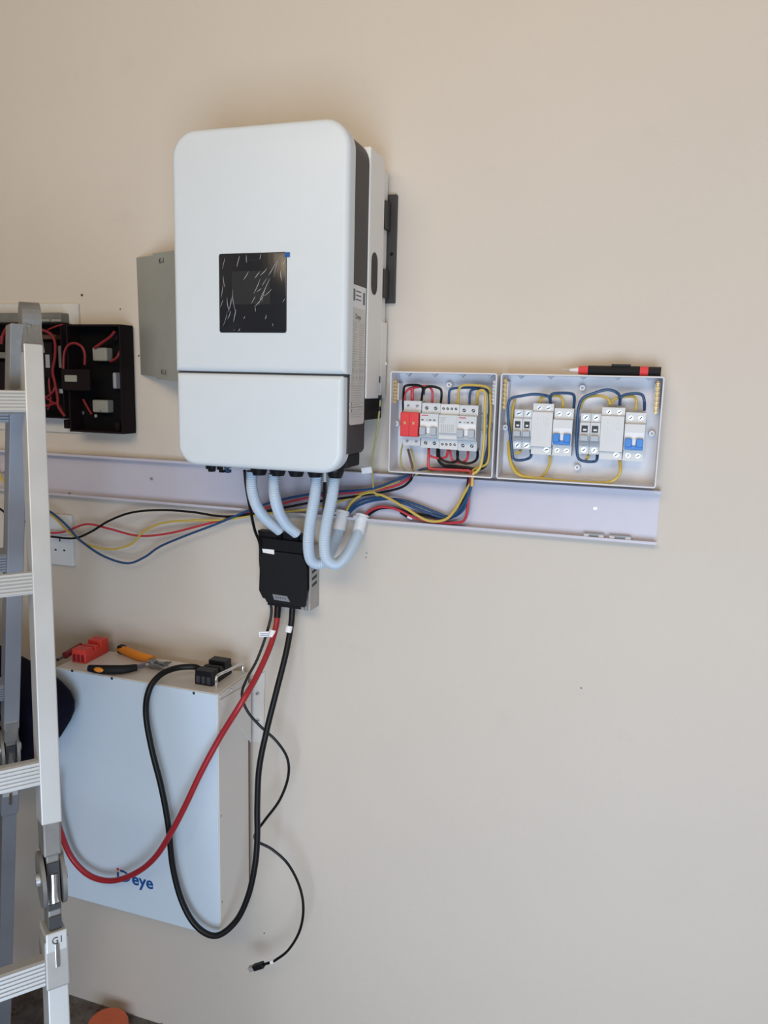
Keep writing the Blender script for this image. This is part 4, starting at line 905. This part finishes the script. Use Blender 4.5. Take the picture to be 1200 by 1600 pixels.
# ------------------------------------------------------------------ person kneeling at the left, behind the ladder
def build_person():
    El = at(93, 1108, -.240); Sh = at(-42, 1052, -.195)
    fa = at(8, 1180, -.205); Ha = at(-62, 1205, -.14)
    cx, cy = -1.27, -.25
    vs = []; ed = []; rd = []
    def add(p, r, par=None):
        vs.append(V(p)); rd.append(r if isinstance(r, tuple) else (r, r))
        if par is not None: ed.append((par, len(vs)-1))
        return len(vs)-1
    # body kneels towards the battery, leaning forward
    i0 = add((-1.53, cy, .48), .135); i1 = add((-1.46, cy, .66), .130, i0); i2 = add((-1.36, cy, .84), .135, i1); i3 = add((cx, cy, .98), .105, i2)
    nk = add((cx+.010, cy, 1.09), .058, i3); h1 = add((cx+.035, cy, 1.155), (.078, .070), nk); h2 = add((cx+.045, cy, 1.235), (.092, .078), h1); h3 = add((cx+.035, cy, 1.29), (.065, .055), h2)
    # wall-side arm, the elbow out in front of the battery
    s = add(Sh, .085, i3); m_ = add(Sh.lerp(El, .55), .076, s); e = add(El, .062, m_); f = add(fa, .062, e); h = add(Ha, .036, f); k = add(Ha+V((-.045, .020, -.01)), (.040, .022), h)
    # room-side arm hanging, forearm forward
    ls = add((cx+.02, cy-.19, .97), .078, i3); le = add((cx-.03, cy-.22, .70), .056, ls); lh = add((cx+.17, cy-.16, .66), .035, le); lk = add((cx+.215, cy-.14, .66), (.040, .020), lh)
    for s_ in (-1, 1):
        yy_ = cy+s_*.10
        hp = add((-1.52, yy_, .42), .098, i0); kn = add((-1.42, yy_, .075), .068, hp); an = add((-1.78, yy_, .065), .050, kn); to = add((-1.87, yy_, .036), .034, an)
    fin = []
    for base, dx in ((k, -1), (lk, 1)):
        B = vs[base]
        for q in range(4):
            a = add(B+V((dx*.022, -.018+.012*q, .008-.002*q)), .0095, base); add(B+V((dx*(.046-.004*abs(q-1)), -.020+.013*q, -.008-.002*q)), .0088, a)
        a = add(B+V((dx*.002, .030, .004)), .0105, base); add(B+V((dx*.020, .042, -.002)), .0095, a)
    me = bpy.data.meshes.new('person'); me.from_pydata(vs, ed, [])
    o = bpy.data.objects.new('person', me); COL.objects.link(o)
    md = o.modifiers.new('skin', 'SKIN'); md.use_smooth_shade = True
    if not me.skin_vertices: return o
    for i, sv_ in enumerate(me.skin_vertices[0].data): sv_.radius = rd[i]
    me.skin_vertices[0].data[0].use_root = True
    sb = o.modifiers.new('sub', 'SUBSURF'); sb.levels = 2; sb.render_levels = 2
    dg = bpy.context.evaluated_depsgraph_get(); dg.update()
    nm = bpy.data.meshes.new_from_object(o.evaluated_get(dg)); bpy.data.objects.remove(o)
    nm.materials.clear()
    for n in ('navy', 'trouser', 'skin', 'shoe'): nm.materials.append(MATS[n])
    for pl_ in nm.polygons:
        c = pl_.center; mi = 0
        if c.z < .50: mi = 1
        if c.z < .12 and c.x < -1.70: mi = 3
        if c.z > 1.065: mi = 2
        if (c-vs[k]).length < .075 and c.x < Ha.x+.005: mi = 2
        if (c-vs[lk]).length < .07: mi = 2
        pl_.material_index = mi; pl_.use_smooth = True
    base = V((cx, cy, 0))
    for v in nm.vertices: v.co -= base
    ob = bpy.data.objects.new('person', nm); COL.objects.link(ob); ob.location = base
    tag(ob, 'person in dark navy clothes kneeling behind the ladder, elbow out', 'person')
    hx = cx+.03
    bm = BM(); bmesh.ops.create_uvsphere(bm, u_segments=20, v_segments=14, radius=1, matrix=Matrix.Translation((hx, cy, 1.255)) @ Matrix.Diagonal((.098, .083, .075, 1)))
    bmesh.ops.delete(bm, geom=[v for v in bm.verts if v.co.x > hx+.045 and v.co.z < 1.275], context='VERTS')
    finish('hair', bm, 'hair', ob, True)
    for s_ in (-1, 1):
        bm = BM(); bmesh.ops.create_uvsphere(bm, u_segments=10, v_segments=8, radius=.011, matrix=Matrix.Translation((hx+.088, cy+s_*.030, 1.222))); finish('eye', bm, 'dev_white', ob, True)
        bm = BM(); bmesh.ops.create_uvsphere(bm, u_segments=10, v_segments=8, radius=1, matrix=Matrix.Translation((hx, cy+s_*.078, 1.205)) @ Matrix.Diagonal((.02, .010, .03, 1))); finish('ear', bm, 'skin', ob, True)
    bm = BM(); cyl(bm, (hx+.090, cy, 1.222), (hx+.106, cy, 1.188), .006, .014, 10); finish('nose', bm, 'skin', ob, True)
    bm = BM(); obox(bm, (hx+.078, cy, 1.158), (.006, 0, 0), (0, .022, 0), (0, 0, .005), .002); finish('mouth', bm, 'w_brown', ob)
    return ob
build_person()

# ------------------------------------------------------------------ floor objects and wall marks
p = atz(172, 1600, .03)
t = thing('plastic_reel', 'orange-red round plastic reel on the floor at the bottom edge', 'reel', (p.x, p.y-.01, 0))
bm = BM(); c = V((p.x, min(p.y-.01, -.075), 0))
cyl(bm, c, c+V((0, 0, .010)), .055, None, 28); cyl(bm, c+V((0, 0, .036)), c+V((0, 0, .044)), .050, .046, 28); finish('flange', bm, 'orange_red', t, True)
bm = BM(); cyl(bm, c+V((0, 0, .009)), c+V((0, 0, .037)), .034, None, 24); finish('hub', bm, 'orange_red', t, True)
for i, (px, py, r, lab) in enumerate(((128, 461, .0032, 'dark wall plug hole above the black junction box'), (188, 483, .0018, 'tiny dark hole in the wall above the junction box corner'), (217, 556, .0020, 'tiny dark nail head beside the grey plate'), (908, 1075, .0016, 'tiny dark nail hole on the bare wall below the boxes'), (573, 864, .0018, 'upper of two tiny screw holes beside the looping conduit'), (572, 871, .0018, 'lower of two tiny screw holes beside the looping conduit'), (413, 1458, .0016, 'tiny hole in the wall right of the battery corner'))):
    bm = BM(); q = at(px, py, 0); cyl(bm, (q.x, -.0001, q.z), (q.x, -.0014, q.z), r, r*.7, 10); tag(finish('wall_plug', bm, 'w_brown' if i != 4 and i != 5 else 'dev_shade'), lab, 'wall plug')
# crumbs of plaster along the foot of the wall
bm = BM(); rg_ = random.Random(11)
for k in range(150):
    x = rg_.uniform(-1.3, -.6); y = -abs(rg_.gauss(0, .06))-.004; s_ = rg_.uniform(.0015, .0045)
    if (V((x, y, 0))-V((c.x, c.y, 0))).length < .075: continue
    bmesh.ops.create_icosphere(bm, subdivisions=1, radius=s_, matrix=Matrix.Translation((x, y, s_*.5)) @ Matrix.Diagonal((1, 1, .6, 1)))
cr_ = finish('plaster_crumbs', bm, 'w_brown'); cr_['kind'] = 'stuff'; cr_['label'] = 'dark crumbs of debris along the foot of the wall'; cr_['category'] = 'debris'
